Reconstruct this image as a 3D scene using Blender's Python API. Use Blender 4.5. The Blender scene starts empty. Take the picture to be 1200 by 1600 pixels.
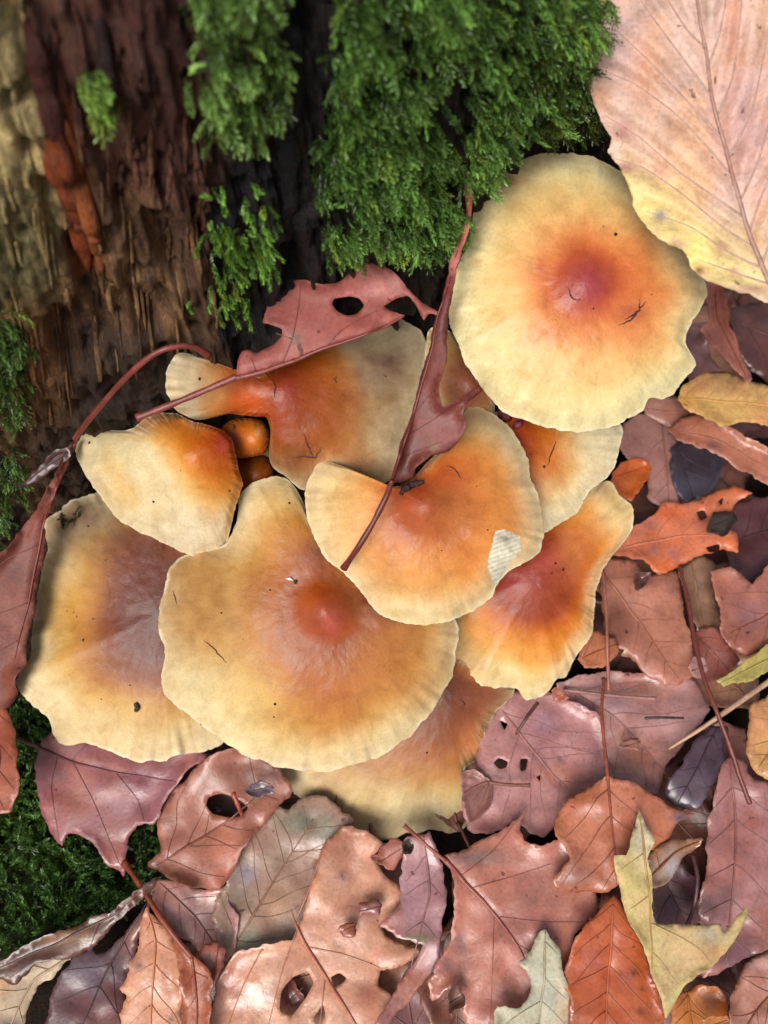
import bpy, math, random
import numpy as np
from mathutils import Vector
from mathutils.geometry import delaunay_2d_cdt

# ------------------------------------------------------------------ camera, world, sun, exposure
SC = bpy.context.scene
COL = SC.collection
U = 0.01                       # all modelling below is in centimetres
F = 1303.0                     # focal length in photo pixels (1200 x 1600)
PITCH = 66.0                   # degrees below the horizon
CAMH = 25.0                    # cm above the soil
cam = bpy.data.cameras.new('camera')
cam.sensor_fit = 'VERTICAL'; cam.sensor_height = 7.0; cam.sensor_width = 5.25; cam.lens = 7.0 * F / 1600.0
cam.clip_start = 0.005; cam.clip_end = 100.0
cam.dof.use_dof = True; cam.dof.focus_distance = 0.198; cam.dof.aperture_fstop = 3.0
camo = bpy.data.objects.new('camera', cam); COL.objects.link(camo)
camo.location = (0, 0, CAMH * U); camo.rotation_euler = (math.radians(90 - PITCH), 0, 0)
SC.camera = camo

SUN_EL, SUN_AZ = 54.0, 206.0   # azimuth clockwise from +Y
w = bpy.data.worlds.new('World'); SC.world = w; w.use_nodes = True
nt = w.node_tree; nt.nodes.clear()
sky = nt.nodes.new('ShaderNodeTexSky'); sky.sky_type = 'NISHITA'; sky.sun_disc = False
sky.sun_elevation = math.radians(SUN_EL); sky.sun_rotation = math.radians(SUN_AZ)
sky.air_density = 1.0; sky.dust_density = 6.0; sky.ozone_density = 1.0
hs = nt.nodes.new('ShaderNodeHueSaturation'); hs.inputs['Saturation'].default_value = 0.55
bg = nt.nodes.new('ShaderNodeBackground'); bg.inputs['Strength'].default_value = 0.058
wo = nt.nodes.new('ShaderNodeOutputWorld')
nt.links.new(sky.outputs[0], hs.inputs['Color']); nt.links.new(hs.outputs[0], bg.inputs['Color']); nt.links.new(bg.outputs[0], wo.inputs[0])
sl = bpy.data.lights.new('sun', 'SUN'); sl.energy = 1.5; sl.angle = math.radians(28); sl.color = (1.0, 0.975, 0.94)
so = bpy.data.objects.new('sun', sl); COL.objects.link(so); so.location = (0, 0, 3)
_a, _e = math.radians(SUN_AZ), math.radians(SUN_EL)
_d = Vector((math.sin(_a) * math.cos(_e), math.cos(_a) * math.cos(_e), math.sin(_e)))
so.rotation_euler = (-_d).to_track_quat('-Z', 'Y').to_euler()
SC.view_settings.view_transform = 'Standard'; SC.view_settings.look = 'None'
SC.cycles.max_bounces = 4; SC.cycles.diffuse_bounces = 2; SC.cycles.glossy_bounces = 2; SC.cycles.transmission_bounces = 3
SC.view_settings.exposure = 0.80; SC.view_settings.gamma = 1.0; SC.view_settings.use_curve_mapping = False

rng = np.random.default_rng(7); random.seed(7)

# ------------------------------------------------------------------ geometry helpers
_pa = math.radians(90 - PITCH)
RIGHT = np.array([1.0, 0, 0]); UP = np.array([0, math.cos(_pa), math.sin(_pa)]); FWD = np.array([0, math.sin(_pa), -math.cos(_pa)])
CAMP = np.array([0, 0, CAMH])

def rays(p):
    p = np.atleast_2d(np.asarray(p, float))
    return RIGHT * ((p[:, :1] - 600) / F) + UP * ((800 - p[:, 1:2]) / F) + FWD
def at_depth(p, d): return CAMP + rays(p) * np.reshape(d, (-1, 1))
def at_height(p, z):
    r = rays(p); return CAMP + r * np.reshape((np.asarray(z) - CAMH) / r[:, 2], (-1, 1))
def to_px(v):
    q = v - CAMP; d = q @ FWD
    return np.stack([600 + F * (q @ RIGHT) / d, 800 - F * (q @ UP) / d], 1), d

def lin(c):
    c = np.asarray(c, float) / 255.0
    return np.where(c <= 0.04045, c / 12.92, ((c + 0.055) / 1.055) ** 2.4)
def sstep(a, b, x):
    t = np.clip((x - a) / (b - a), 0, 1); return t * t * (3 - 2 * t)

def _hash(ix, iy, iz, s):
    h = (ix.astype(np.int64) * 374761393 + iy.astype(np.int64) * 668265263 + iz.astype(np.int64) * 2147483647 + s * 974634777) & 0xffffffff
    h = ((h ^ (h >> 13)) * 1274126177) & 0xffffffff
    h = ((h ^ (h >> 16)) * 2246822519) & 0xffffffff
    return ((h ^ (h >> 15)) & 0xffffff) / float(0xffffff)
def noise(x, y, z=None, s=0):
    x = np.asarray(x, float); y = np.asarray(y, float); z = np.zeros_like(x) if z is None else np.asarray(z, float)
    x, y, z = np.broadcast_arrays(x, y, z)
    ix, iy, iz = np.floor(x), np.floor(y), np.floor(z); fx, fy, fz = x - ix, y - iy, z - iz
    fx, fy, fz = [t * t * t * (t * (t * 6 - 15) + 10) for t in (fx, fy, fz)]
    o = 0
    for a in (0, 1):
        for b in (0, 1):
            for c in (0, 1):
                o = o + _hash(ix + a, iy + b, iz + c, s) * (fx if a else 1 - fx) * (fy if b else 1 - fy) * (fz if c else 1 - fz)
    return o * 2 - 1
def fbm(x, y, z=None, s=0, o=4):
    t, a = 0, 1.0; z = np.zeros_like(np.asarray(x, float)) if z is None else z
    for k in range(o):
        t = t + a * noise(x * 2 ** k, y * 2 ** k, z * 2 ** k, s + k * 17); a *= 0.5
    return t / 1.9

def catmull(pts, closed=True, n=6, crisp=True):
    p = np.asarray(pts, float); m = len(p); out = []
    for i in range(m if closed else m - 1):
        if closed: a, b, c, d = p[i - 1], p[i], p[(i + 1) % m], p[(i + 2) % m]
        else: a, b, c, d = p[max(i - 1, 0)], p[i], p[i + 1], p[min(i + 2, m - 1)]
        L = max(np.linalg.norm(c - b), 1e-6); k = 0.42
        def sharp(u, v, w_):
            if not crisp: return 1.0
            e1, e2 = v - u, w_ - v; q = float(e1 @ e2) / max(np.linalg.norm(e1) * np.linalg.norm(e2), 1e-6); return float(np.clip((q - 0.1) / 0.85, 0.05, 1))
        t1 = (c - a); t1 = t1 / max(np.linalg.norm(t1), 1e-6) * L * k * 1.5 * sharp(a, b, c)
        t2 = (d - b); t2 = t2 / max(np.linalg.norm(t2), 1e-6) * L * k * 1.5 * sharp(b, c, d)
        for j in range(n):
            t = j / n; t_2 = t * t; t_3 = t_2 * t
            out.append((2 * t_3 - 3 * t_2 + 1) * b + (t_3 - 2 * t_2 + t) * t1 + (-2 * t_3 + 3 * t_2) * c + (t_3 - t_2) * t2)
    if not closed: out.append(p[-1])
    return np.array(out)
def resample(p, step, closed=True):
    p = np.asarray(p, float)
    if closed: p = np.vstack([p, p[:1]])
    s = np.r_[0, np.cumsum(np.linalg.norm(np.diff(p, axis=0), axis=1))]
    n = max(int(s[-1] / step), 3)
    t = np.linspace(0, s[-1], n + 1); t = t[:-1] if closed else t
    return np.stack([np.interp(t, s, p[:, k]) for k in range(p.shape[1])], 1)
def inside(pts, poly):
    x, y = pts[:, 0], pts[:, 1]; r = np.zeros(len(pts), bool)
    for a, b in zip(poly, np.roll(poly, -1, 0)):
        c = ((a[1] > y) != (b[1] > y))
        with np.errstate(divide='ignore', invalid='ignore'):
            r ^= c & (x < (b[0] - a[0]) * (y - a[1]) / (b[1] - a[1]) + a[0])
    return r
def segdist(pts, line, closed=False):
    line = np.asarray(line, float)
    b = np.roll(line, -1, 0) if closed else line[1:]; a = line if closed else line[:-1]
    best = np.full(len(pts), 1e9)
    for i in range(0, len(a), 40):
        A, B = a[None, i:i + 40], b[None, i:i + 40]; d = B - A
        t = np.clip(((pts[:, None] - A) * d).sum(2) / np.maximum((d * d).sum(2), 1e-9), 0, 1)
        best = np.minimum(best, np.linalg.norm(pts[:, None] - (A + t[..., None] * d), axis=2).min(1))
    return best

def mesh(name, verts, faces, mat, parent=None, origin=None, colors=None, smooth=True, extra=None):
    """one mesh object; verts in cm"""
    verts = np.asarray(verts, float); o = np.zeros(3) if origin is None else np.asarray(origin, float)
    me = bpy.data.meshes.new(name)
    if isinstance(faces, np.ndarray):
        k = faces.shape[1]; me.vertices.add(len(verts)); me.vertices.foreach_set('co', ((verts - o) * U).astype(np.float32).ravel())
        me.loops.add(faces.size); me.loops.foreach_set('vertex_index', faces.astype(np.int32).ravel())
        me.polygons.add(len(faces)); me.polygons.foreach_set('loop_start', np.arange(0, faces.size, k, dtype=np.int32))
        me.update(calc_edges=True)
    else:
        me.from_pydata(((verts - o) * U).tolist(), [], faces)
    if smooth: me.polygons.foreach_set('use_smooth', np.ones(len(me.polygons), bool))
    if colors is not None:
        ca = me.color_attributes.new('col', 'FLOAT_COLOR', 'POINT')
        ca.data.foreach_set('color', np.c_[np.clip(colors, 0, 1), np.ones(len(verts))].astype(np.float32).ravel())
    if extra:
        for k_, v_ in extra.items():
            at = me.attributes.new(k_, 'FLOAT_VECTOR', 'POINT'); at.data.foreach_set('vector', np.asarray(v_, np.float32).ravel())
    me.validate(); me.update()
    ob = bpy.data.objects.new(name, me); me.materials.append(mat); COL.objects.link(ob)
    if parent is not None: ob.parent = parent
    elif origin is not None: ob.location = o * U
    return ob
def root(name, loc, label, cat, group=None):
    o = bpy.data.objects.new(name, None); COL.objects.link(o); o.location = np.asarray(loc) * U
    o.empty_display_size = 0.01; o['label'] = label; o['category'] = cat
    if group: o['group'] = group
    return o
def tag(o, label=None, cat=None, group=None, kind=None):
    if label: o['label'] = label
    if cat: o['category'] = cat
    if group: o['group'] = group
    if kind: o['kind'] = kind
    return o
def tube(path, rad, n=7, flat=1.0, up=None):
    path = np.asarray(path, float); m = len(path); rad = np.broadcast_to(np.asarray(rad, float), (m,))
    T = np.gradient(path, axis=0); T /= np.maximum(np.linalg.norm(T, axis=1, keepdims=True), 1e-9)
    u = np.array([0.13, -0.5, 0.85]) if up is None else np.asarray(up, float)
    A = np.cross(T, u); A /= np.maximum(np.linalg.norm(A, axis=1, keepdims=True), 1e-9); B = np.cross(A, T)
    th = np.linspace(0, 2 * np.pi, n, endpoint=False)
    v = path[:, None] + rad[:, None, None] * (np.cos(th)[None, :, None] * A[:, None] + flat * np.sin(th)[None, :, None] * B[:, None])
    v = v.reshape(-1, 3); f = []
    for i in range(m - 1):
        for j in range(n):
            k = (j + 1) % n; f.append((i * n + j, i * n + k, (i + 1) * n + k, (i + 1) * n + j))
    f.append(tuple(range(n))[::-1]); f.append(tuple(range((m - 1) * n, m * n)))
    return v, f
def join(parts):
    V, Fc, o = [], [], 0
    for v, f in parts:
        V.append(v); Fc += [tuple(i + o for i in q) for q in f]; o += len(v)
    return np.vstack(V), Fc
def fill(poly, holes=(), step=7.0, seed=0):
    """triangulated polygon: returns verts2d, tris"""
    b = [poly] + list(holes); pts, edges = [], []
    for q in b:
        o = len(pts); m = len(q); pts += [tuple(t) for t in q]; edges += [(o + i, o + (i + 1) % m) for i in range(m)]
    lo, hi = poly.min(0), poly.max(0)
    gx, gy = np.meshgrid(np.arange(lo[0], hi[0], step), np.arange(lo[1], hi[1], step * 0.87))
    gx[1::2] += step / 2; g = np.stack([gx.ravel(), gy.ravel()], 1)
    g += np.random.default_rng(seed).uniform(-.22, .22, g.shape) * step
    ok = inside(g, poly)
    for h in holes: ok &= ~inside(g, h)
    g = g[ok]
    for q in b:
        if len(g): g = g[segdist(g, q, True) > step * 0.45]
    pts += [tuple(t) for t in g]
    v, e, f, *_ = delaunay_2d_cdt([Vector(p) for p in pts], edges, [], 0, 1e-5)
    v = np.array([(p.x, p.y) for p in v]); f = np.array([t for t in f if len(t) == 3])
    c = v[f].mean(1); ok = inside(c, poly)
    for h in holes: ok &= ~inside(c, h)
    return v, f[ok][:, ::-1].copy()

# ------------------------------------------------------------------ materials
def new_mat(name):
    m = bpy.data.materials.new(name); m.use_nodes = True; n = m.node_tree.nodes
    return m, n, m.node_tree.links, n['Principled BSDF']
def nd(n, t, **k):
    x = n.new(t)
    for a, b in k.items(): setattr(x, a, b)
    return x
def noise_node(n, l, vec, scale, detail=5, rough=0.6, dist=0.0):
    t = nd(n, 'ShaderNodeTexNoise'); t.inputs['Scale'].default_value = scale; t.inputs['Detail'].default_value = detail
    t.inputs['Roughness'].default_value = rough; t.inputs['Distortion'].default_value = dist
    l.new(vec, t.inputs['Vector']); return t
def ramp(n, l, src, stops):
    r = nd(n, 'ShaderNodeValToRGB'); e = r.color_ramp.elements
    while len(e) < len(stops): e.new(0.5)
    for q, (p, c) in zip(e, stops):
        q.position = p; q.color = (c, c, c, 1) if np.isscalar(c) else (*c, 1)
    l.new(src, r.inputs[0]); return r
def mul(n, l, a, b, fac=1.0, mode='MULTIPLY'):
    m = nd(n, 'ShaderNodeMix', data_type='RGBA', blend_type=mode); m.inputs[0].default_value = fac
    l.new(a, m.inputs[6]); l.new(b, m.inputs[7]); return m.outputs[2]
def bump(n, l, h, strength, dist, prev=None):
    b = nd(n, 'ShaderNodeBump'); b.inputs['Strength'].default_value = strength; b.inputs['Distance'].default_value = dist
    l.new(h, b.inputs['Height'])
    if prev: l.new(prev, b.inputs['Normal'])
    return b.outputs[0]

def cap_material():
    m, n, l, p = new_mat('mushroom_cap_skin')
    col = nd(n, 'ShaderNodeAttribute', attribute_name='col'); pol = nd(n, 'ShaderNodeAttribute', attribute_name='polar')
    geo = nd(n, 'ShaderNodeTexCoord')
    mp = nd(n, 'ShaderNodeMapping'); mp.inputs['Scale'].default_value = (30, 30, 9); l.new(pol.outputs['Vector'], mp.inputs[0])
    fib = noise_node(n, l, mp.outputs[0], 1.0, 4, 0.65, 0.3)
    mot = noise_node(n, l, geo.outputs['Object'], 190, 4, 0.65, 0.4)
    fine = noise_node(n, l, geo.outputs['Object'], 1700, 2, 0.7)
    sx = nd(n, 'ShaderNodeSeparateXYZ'); l.new(pol.outputs['Vector'], sx.inputs[0]); fr = ramp(n, l, sx.outputs[2], [(0.35, 0.0), (0.85, 1.0)])
    fm = nd(n, 'ShaderNodeMath', operation='MULTIPLY'); l.new(fib.outputs[0], fm.inputs[0]); l.new(fr.outputs[0], fm.inputs[1])
    c = mul(n, l, col.outputs['Color'], ramp(n, l, fib.outputs[0], [(0.3, (0.86, 0.82, 0.76)), (0.62, (1.08, 1.08, 1.08))]).outputs[0], 0.35)
    c = mul(n, l, c, ramp(n, l, mot.outputs[0], [(0.3, (0.80, 0.74, 0.66)), (0.6, (1.08, 1.08, 1.08))]).outputs[0], 0.8)
    c = mul(n, l, c, ramp(n, l, fine.outputs[0], [(0.3, (0.66, 0.58, 0.5)), (0.5, (1.0, 1.0, 1.0)), (0.75, (1.14, 1.14, 1.18))]).outputs[0], 0.28)
    l.new(c, p.inputs['Base Color'])
    rr = ramp(n, l, mot.outputs[0], [(0.3, 0.34), (0.7, 0.5)]); l.new(rr.outputs[0], p.inputs['Roughness'])
    p.inputs['Specular IOR Level'].default_value = 0.32
    p.inputs['Subsurface Weight'].default_value = 0.0; p.inputs['Subsurface Radius'].default_value = (1.0, 0.45, 0.18); p.inputs['Subsurface Scale'].default_value = 0.0022
    p.inputs['Coat Weight'].default_value = 0.05; p.inputs['Coat Roughness'].default_value = 0.24
    b = bump(n, l, fm.outputs[0], 0.14, 0.0004); b = bump(n, l, mot.outputs[0], 0.22, 0.0006, b); b = bump(n, l, fine.outputs[0], 0.35, 0.0002, b)
    l.new(b, p.inputs['Normal']); return m
def leaf_material(name, rlo, rhi, coat=0.0, bumpk=1.0):
    m, n, l, p = new_mat(name)
    col = nd(n, 'ShaderNodeAttribute', attribute_name='col'); tc = nd(n, 'ShaderNodeTexCoord')
    a = noise_node(n, l, tc.outputs['Object'], 130, 4, 0.62, 0.6); f = noise_node(n, l, tc.outputs['Object'], 1100, 2, 0.7)
    v = nd(n, 'ShaderNodeTexVoronoi', feature='DISTANCE_TO_EDGE'); v.inputs['Scale'].default_value = 620; l.new(tc.outputs['Object'], v.inputs['Vector'])
    v2 = nd(n, 'ShaderNodeTexVoronoi', feature='DISTANCE_TO_EDGE'); v2.inputs['Scale'].default_value = 210
    ds = noise_node(n, l, tc.outputs['Object'], 300, 3, 0.6)
    mx = nd(n, 'ShaderNodeMix', data_type='RGBA', blend_type='LINEAR_LIGHT'); mx.inputs[0].default_value = 0.004
    l.new(tc.outputs['Object'], mx.inputs[6]); l.new(ds.outputs['Color'], mx.inputs[7]); l.new(mx.outputs[2], v2.inputs['Vector'])
    c = mul(n, l, col.outputs['Color'], ramp(n, l, a.outputs[0], [(0.28, (0.62, 0.56, 0.54)), (0.5, (0.98, 0.98, 0.98)), (0.72, (1.18, 1.14, 1.12))]).outputs[0], 0.85)
    c = mul(n, l, c, ramp(n, l, f.outputs[0], [(0.3, (0.72, 0.68, 0.66)), (0.5, (1, 1, 1)), (0.75, (1.12, 1.1, 1.1))]).outputs[0], 0.7)
    c = mul(n, l, c, ramp(n, l, v2.outputs[0], [(0.0, (0.84, 0.80, 0.80)), (0.06, (1, 1, 1))]).outputs[0], 0.35)
    sp = noise_node(n, l, tc.outputs['Object'], 420, 2, 0.4); c = mul(n, l, c, ramp(n, l, sp.outputs[0], [(0.245, (0.28, 0.24, 0.24)), (0.285, (1, 1, 1))]).outputs[0], 0.9)
    l.new(c, p.inputs['Base Color'])
    wn = noise_node(n, l, tc.outputs['Object'], 75, 4, 0.6, 0.5)
    l.new(ramp(n, l, wn.outputs[0], [(0.36, rlo), (0.62, rhi)]).outputs[0], p.inputs['Roughness'])
    p.inputs['Specular IOR Level'].default_value = 0.9 if rlo < 0.45 else 0.45; p.inputs['Coat Weight'].default_value = coat; p.inputs['Coat Roughness'].default_value = 0.14
    p.inputs['Coat Tint'].default_value = (1, 1, 1, 1)
    b = bump(n, l, v.outputs[0], 0.18 * bumpk, 0.0003); b = bump(n, l, v2.outputs[0], 0.16 * bumpk, 0.0005, b); b = bump(n, l, a.outputs[0], 0.28 * bumpk, 0.0009, b); b = bump(n, l, f.outputs[0], 0.35 * bumpk, 0.0002, b)
    l.new(b, p.inputs['Normal'])
    tr = nd(n, 'ShaderNodeBsdfTranslucent'); l.new(c, tr.inputs['Color']); ms = nd(n, 'ShaderNodeMixShader'); ms.inputs[0].default_value = 0.10
    l.new(p.outputs[0], ms.inputs[1]); l.new(tr.outputs[0], ms.inputs[2]); l.new(ms.outputs[0], n['Material Output'].inputs['Surface'])
    return m
def vc_material(name, rough=0.5, scale=600, bs=0.5, bd=0.0005, spec=0.5, trans=0.0, lo=0.6, hi=1.15):
    m, n, l, p = new_mat(name)
    col = nd(n, 'ShaderNodeAttribute', attribute_name='col'); tc = nd(n, 'ShaderNodeTexCoord')
    a = noise_node(n, l, tc.outputs['Object'], scale, 6, 0.65)
    c = mul(n, l, col.outputs['Color'], ramp(n, l, a.outputs[0], [(0.3, lo), (0.7, hi)]).outputs[0], 0.9)
    l.new(c, p.inputs['Base Color']); p.inputs['Roughness'].default_value = rough; p.inputs['Specular IOR Level'].default_value = spec
    if bs: l.new(bump(n, l, a.outputs[0], bs, bd), p.inputs['Normal'])
    if trans:
        tr = nd(n, 'ShaderNodeBsdfTranslucent'); l.new(c, tr.inputs['Color']); ms = nd(n, 'ShaderNodeMixShader'); ms.inputs[0].default_value = trans
        l.new(p.outputs[0], ms.inputs[1]); l.new(tr.outputs[0], ms.inputs[2]); l.new(ms.outputs[0], n['Material Output'].inputs['Surface'])
    return m
def wood_material():
    m, n, l, p = new_mat('rotten_wood')
    col = nd(n, 'ShaderNodeAttribute', attribute_name='col'); gr = nd(n, 'ShaderNodeAttribute', attribute_name='grain')
    g1 = noise_node(n, l, gr.outputs['Vector'], 1.0, 7, 0.7, 0.12)
    mp = nd(n, 'ShaderNodeMapping'); mp.inputs['Scale'].default_value = (3.5, 11, 4); l.new(gr.outputs['Vector'], mp.inputs[0])
    g2 = noise_node(n, l, mp.outputs[0], 1.0, 6, 0.7, 0.2)
    c = mul(n, l, col.outputs['Color'], ramp(n, l, g1.outputs[0], [(0.3, (0.35, 0.32, 0.3)), (0.52, (0.95, 0.95, 0.95)), (0.72, (1.7, 1.55, 1.4))]).outputs[0], 0.95)
    c = mul(n, l, c, ramp(n, l, g2.outputs[0], [(0.32, (0.5, 0.48, 0.46)), (0.65, (1.25, 1.22, 1.2))]).outputs[0], 0.9)
    l.new(c, p.inputs['Base Color']); l.new(ramp(n, l, g2.outputs[0], [(0.3, 0.34), (0.7, 0.72)]).outputs[0], p.inputs['Roughness'])
    p.inputs['Specular IOR Level'].default_value = 0.5
    b = bump(n, l, g1.outputs[0], 1.0, 0.003); b = bump(n, l, g2.outputs[0], 1.0, 0.0014, b); l.new(b, p.inputs['Normal']); return m
def soil_material():
    m, n, l, p = new_mat('dark_soil'); tc = nd(n, 'ShaderNodeTexCoord')
    a = noise_node(n, l, tc.outputs['Object'], 90, 8, 0.7); b_ = noise_node(n, l, tc.outputs['Object'], 700, 5, 0.7)
    c = ramp(n, l, a.outputs[0], [(0.3, (0.006, 0.004, 0.003)), (0.6, (0.024, 0.014, 0.009)), (0.8, (0.05, 0.028, 0.018))])
    l.new(c.outputs[0], p.inputs['Base Color']); p.inputs['Roughness'].default_value = 0.9; p.inputs['Specular IOR Level'].default_value = 0.2
    l.new(bump(n, l, b_.outputs[0], 0.8, 0.002), p.inputs['Normal']); return m

M_CAP = cap_material()
M_GILL = vc_material('mushroom_gills', 0.6, 900, 0.3)
M_STEM = vc_material('mushroom_stem', 0.55, 500, 0.6, 0.0008)
M_LEAF = leaf_material('damp_leaf', 0.3, 0.52, 0.0, 0.7)
M_WET = leaf_material('wet_leaf', 0.24, 0.46, 0.06, 0.55)
M_MATTE = leaf_material('dull_leaf', 0.46, 0.64, 0.0, 0.9)
M_DRY = leaf_material('pale_leaf', 0.5, 0.68, 0.0, 0.8)
M_VEIN = vc_material('leaf_vein', 0.42, 900, 0.4, 0.0002)
M_MOSS = vc_material('moss_leaves', 0.27, 300, 0, 0, 0.5, 0.3, 0.75, 1.25)
M_WOOD = wood_material()
M_SOIL = soil_material()
M_CRUMB = vc_material('crumb', 0.5, 2500, 0.8, 0.0004)

# ------------------------------------------------------------------ the setting: soil and stump
def ground():
    a = np.r_[-900, -300, -120, -60, np.arange(-36, 36.1, 0.6), 60, 120, 300, 900]
    X, Y = np.meshgrid(a, a + 10); Z = 0.35 * fbm(X / 5, Y / 5, s=3) + 0.12 * fbm(X * 0.9, Y * 0.9, s=9)
    n = len(a); i = np.arange(n * n).reshape(n, n)
    f = np.stack([i[:-1, :-1], i[:-1, 1:], i[1:, 1:], i[1:, :-1]], -1).reshape(-1, 4)
    o = mesh('ground', np.stack([X, Y, Z], -1).reshape(-1, 3), f, M_SOIL); tag(o, 'dark damp forest soil under the fallen leaves', kind='structure')
ground()

SX, SY, SR = -12.0, 34.0, 24.0
def stump_point(phi, z, r): return np.stack([SX + r * np.sin(phi), SY - r * np.cos(phi), z], -1)
def wall_y(x): return SY - math.sqrt(max(SR * SR - (x - SX) ** 2, 1.0))
def stump_relief(phi, z):
    s = phi * SR
    sw = s + 0.3 * noise(s * 0.25, z * 0.12, s=51) * 2 - 0.05 * z
    h = 0.55 * fbm(sw * 0.22, z * 0.04, s=11, o=3)
    rid = 1 - np.abs(noise(sw * 0.75, z * 0.09, s=21)); h += 0.30 * rid ** 2
    rid = 1 - np.abs(noise(sw * 2.6, z * 0.28, s=31)); h += 0.20 * rid ** 2
    h += 0.14 * noise(sw * 6.0, z * 0.8, s=41) + 0.08 * noise(sw * 12, z * 1.8, s=43)
    pit = noise(sw * 1.6, z * 0.55, s=61); h -= 0.5 * sstep(0.35, 0.7, pit); h += 0.16 * fbm(sw * 2.2, z * 1.9, s=65); h -= 0.22 * sstep(0.45, 0.6, noise(sw * 4.2, z * 2.4, s=67))
    brk = noise(sw * 0.9, z * 0.45, s=71); h -= 0.25 * sstep(0.1, 0.16, brk) * sstep(-0.1, 0.3, noise(s * 0.3, z * 0.2, s=72))
    return h
def px_zone(p, poly, soft):
    poly = np.asarray(poly, float); d = segdist(p, poly, True); d = np.where(inside(p, poly), -d, d)
    return sstep(soft, -soft, d)
def stump():
    hi = np.radians(np.arange(-58, 76, 0.115)); lo = np.radians(np.arange(78, 300, 4.0)); ph = np.r_[hi, lo]
    z = np.r_[np.arange(-1.5, 19.5, 0.075), np.arange(19.6, 24.1, 0.4)]
    PH, Z = np.meshgrid(ph, z); r = SR + stump_relief(PH, Z) + 0.7 * np.exp(-(Z + 1.5) / 1.6)
    V = stump_point(PH, Z, r).reshape(-1, 3); m, n = len(z), len(ph)
    i = np.arange(m * n).reshape(m, n); j = np.roll(i, -1, 1)
    f = np.stack([i[:-1], j[:-1], j[1:], i[1:]], -1).reshape(-1, 4)
    p, d = to_px(V); p[d < 2] = (-900, -900)
    s = (PH * SR).ravel(); zz = Z.ravel(); sw = s - 0.05 * zz
    k1 = fbm(sw * 1.3, zz * 0.16, s=81); k2 = fbm(sw * 4.0, zz * 0.5, s=85)
    c = np.empty((len(V), 3)); c[:] = lin((104, 74, 54))
    def mixin(col, w_):
        nonlocal c
        w_ = np.clip(w_, 0, 1)[:, None]; c = c * (1 - w_) + lin(col) * w_
    mixin((168, 126, 84), sstep(0.0, 0.55, k1) * 0.9)
    mixin((46, 32, 30), sstep(0.1, 0.7, -k1) * 0.8)
    mixin((104, 58, 48), px_zone(p, [(40, -80), (330, -80), (330, 330), (200, 300), (60, 200)], 45) * 0.75)
    mixin((190, 148, 98), sstep(0.05, 0.6, k2) * px_zone(p, [(90, 260), (330, 330), (330, 560), (90, 620)], 60) * 0.7)
    mixin((170, 84, 40), px_zone(p, [(78, 150), (118, 150), (165, 420), (110, 430)], 14) * (0.75 + 0.3 * k2))
    mixin((236, 214, 150), px_zone(p, [(-300, -200), (14, -200), (36, 60), (66, 200), (95, 330), (60, 420), (-300, 380)], 16) * (0.85 + 0.4 * k1))
    mixin((122, 116, 70), px_zone(p, [(-200, 270), (60, 270), (110, 400), (80, 520), (-200, 520)], 40) * 0.75)
    mixin((150, 100, 52), px_zone(p, [(-100, 480), (100, 470), (110, 640), (60, 680), (-100, 640)], 40) * (0.5 + 0.5 * k2))
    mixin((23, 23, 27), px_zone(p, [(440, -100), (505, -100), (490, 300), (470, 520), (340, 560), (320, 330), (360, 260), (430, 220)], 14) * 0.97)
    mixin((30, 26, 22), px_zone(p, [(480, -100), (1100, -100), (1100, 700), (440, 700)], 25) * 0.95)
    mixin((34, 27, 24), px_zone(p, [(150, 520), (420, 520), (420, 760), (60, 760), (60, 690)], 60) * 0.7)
    rt = root('tree_stump', (SX, SY, 0), 'rotten brown tree stump with moss, standing behind the mushrooms', 'tree stump')
    g = np.stack([sw * 5.0, zz * 1.25, np.zeros(len(sw))], -1)
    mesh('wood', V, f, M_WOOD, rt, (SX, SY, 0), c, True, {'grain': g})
    # the cut top
    th = np.linspace(0, 2 * np.pi, 72, endpoint=False); tv, tf = [], []
    for q, rr in enumerate((25.2, 22, 16, 9, 2)):
        tv.append(np.stack([SX + rr * np.sin(th), SY - rr * np.cos(th), 24.1 + 0.35 * fbm(np.sin(th) * rr / 3, np.cos(th) * rr / 3, s=5)], -1))
    for q in range(4):
        for k in range(72):
            k2_ = (k + 1) % 72; tf.append((q * 72 + k, q * 72 + k2_, (q + 1) * 72 + k2_, (q + 1) * 72 + k))
    tf.append(tuple(range(4 * 72, 5 * 72))); tv = np.vstack(tv)
    mesh('cut_top', tv, tf, M_WOOD, rt, (SX, SY, 0), np.tile(lin((100, 72, 52)), (len(tv), 1)), True, {'grain': tv * np.array([2, 2, 1])})
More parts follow.
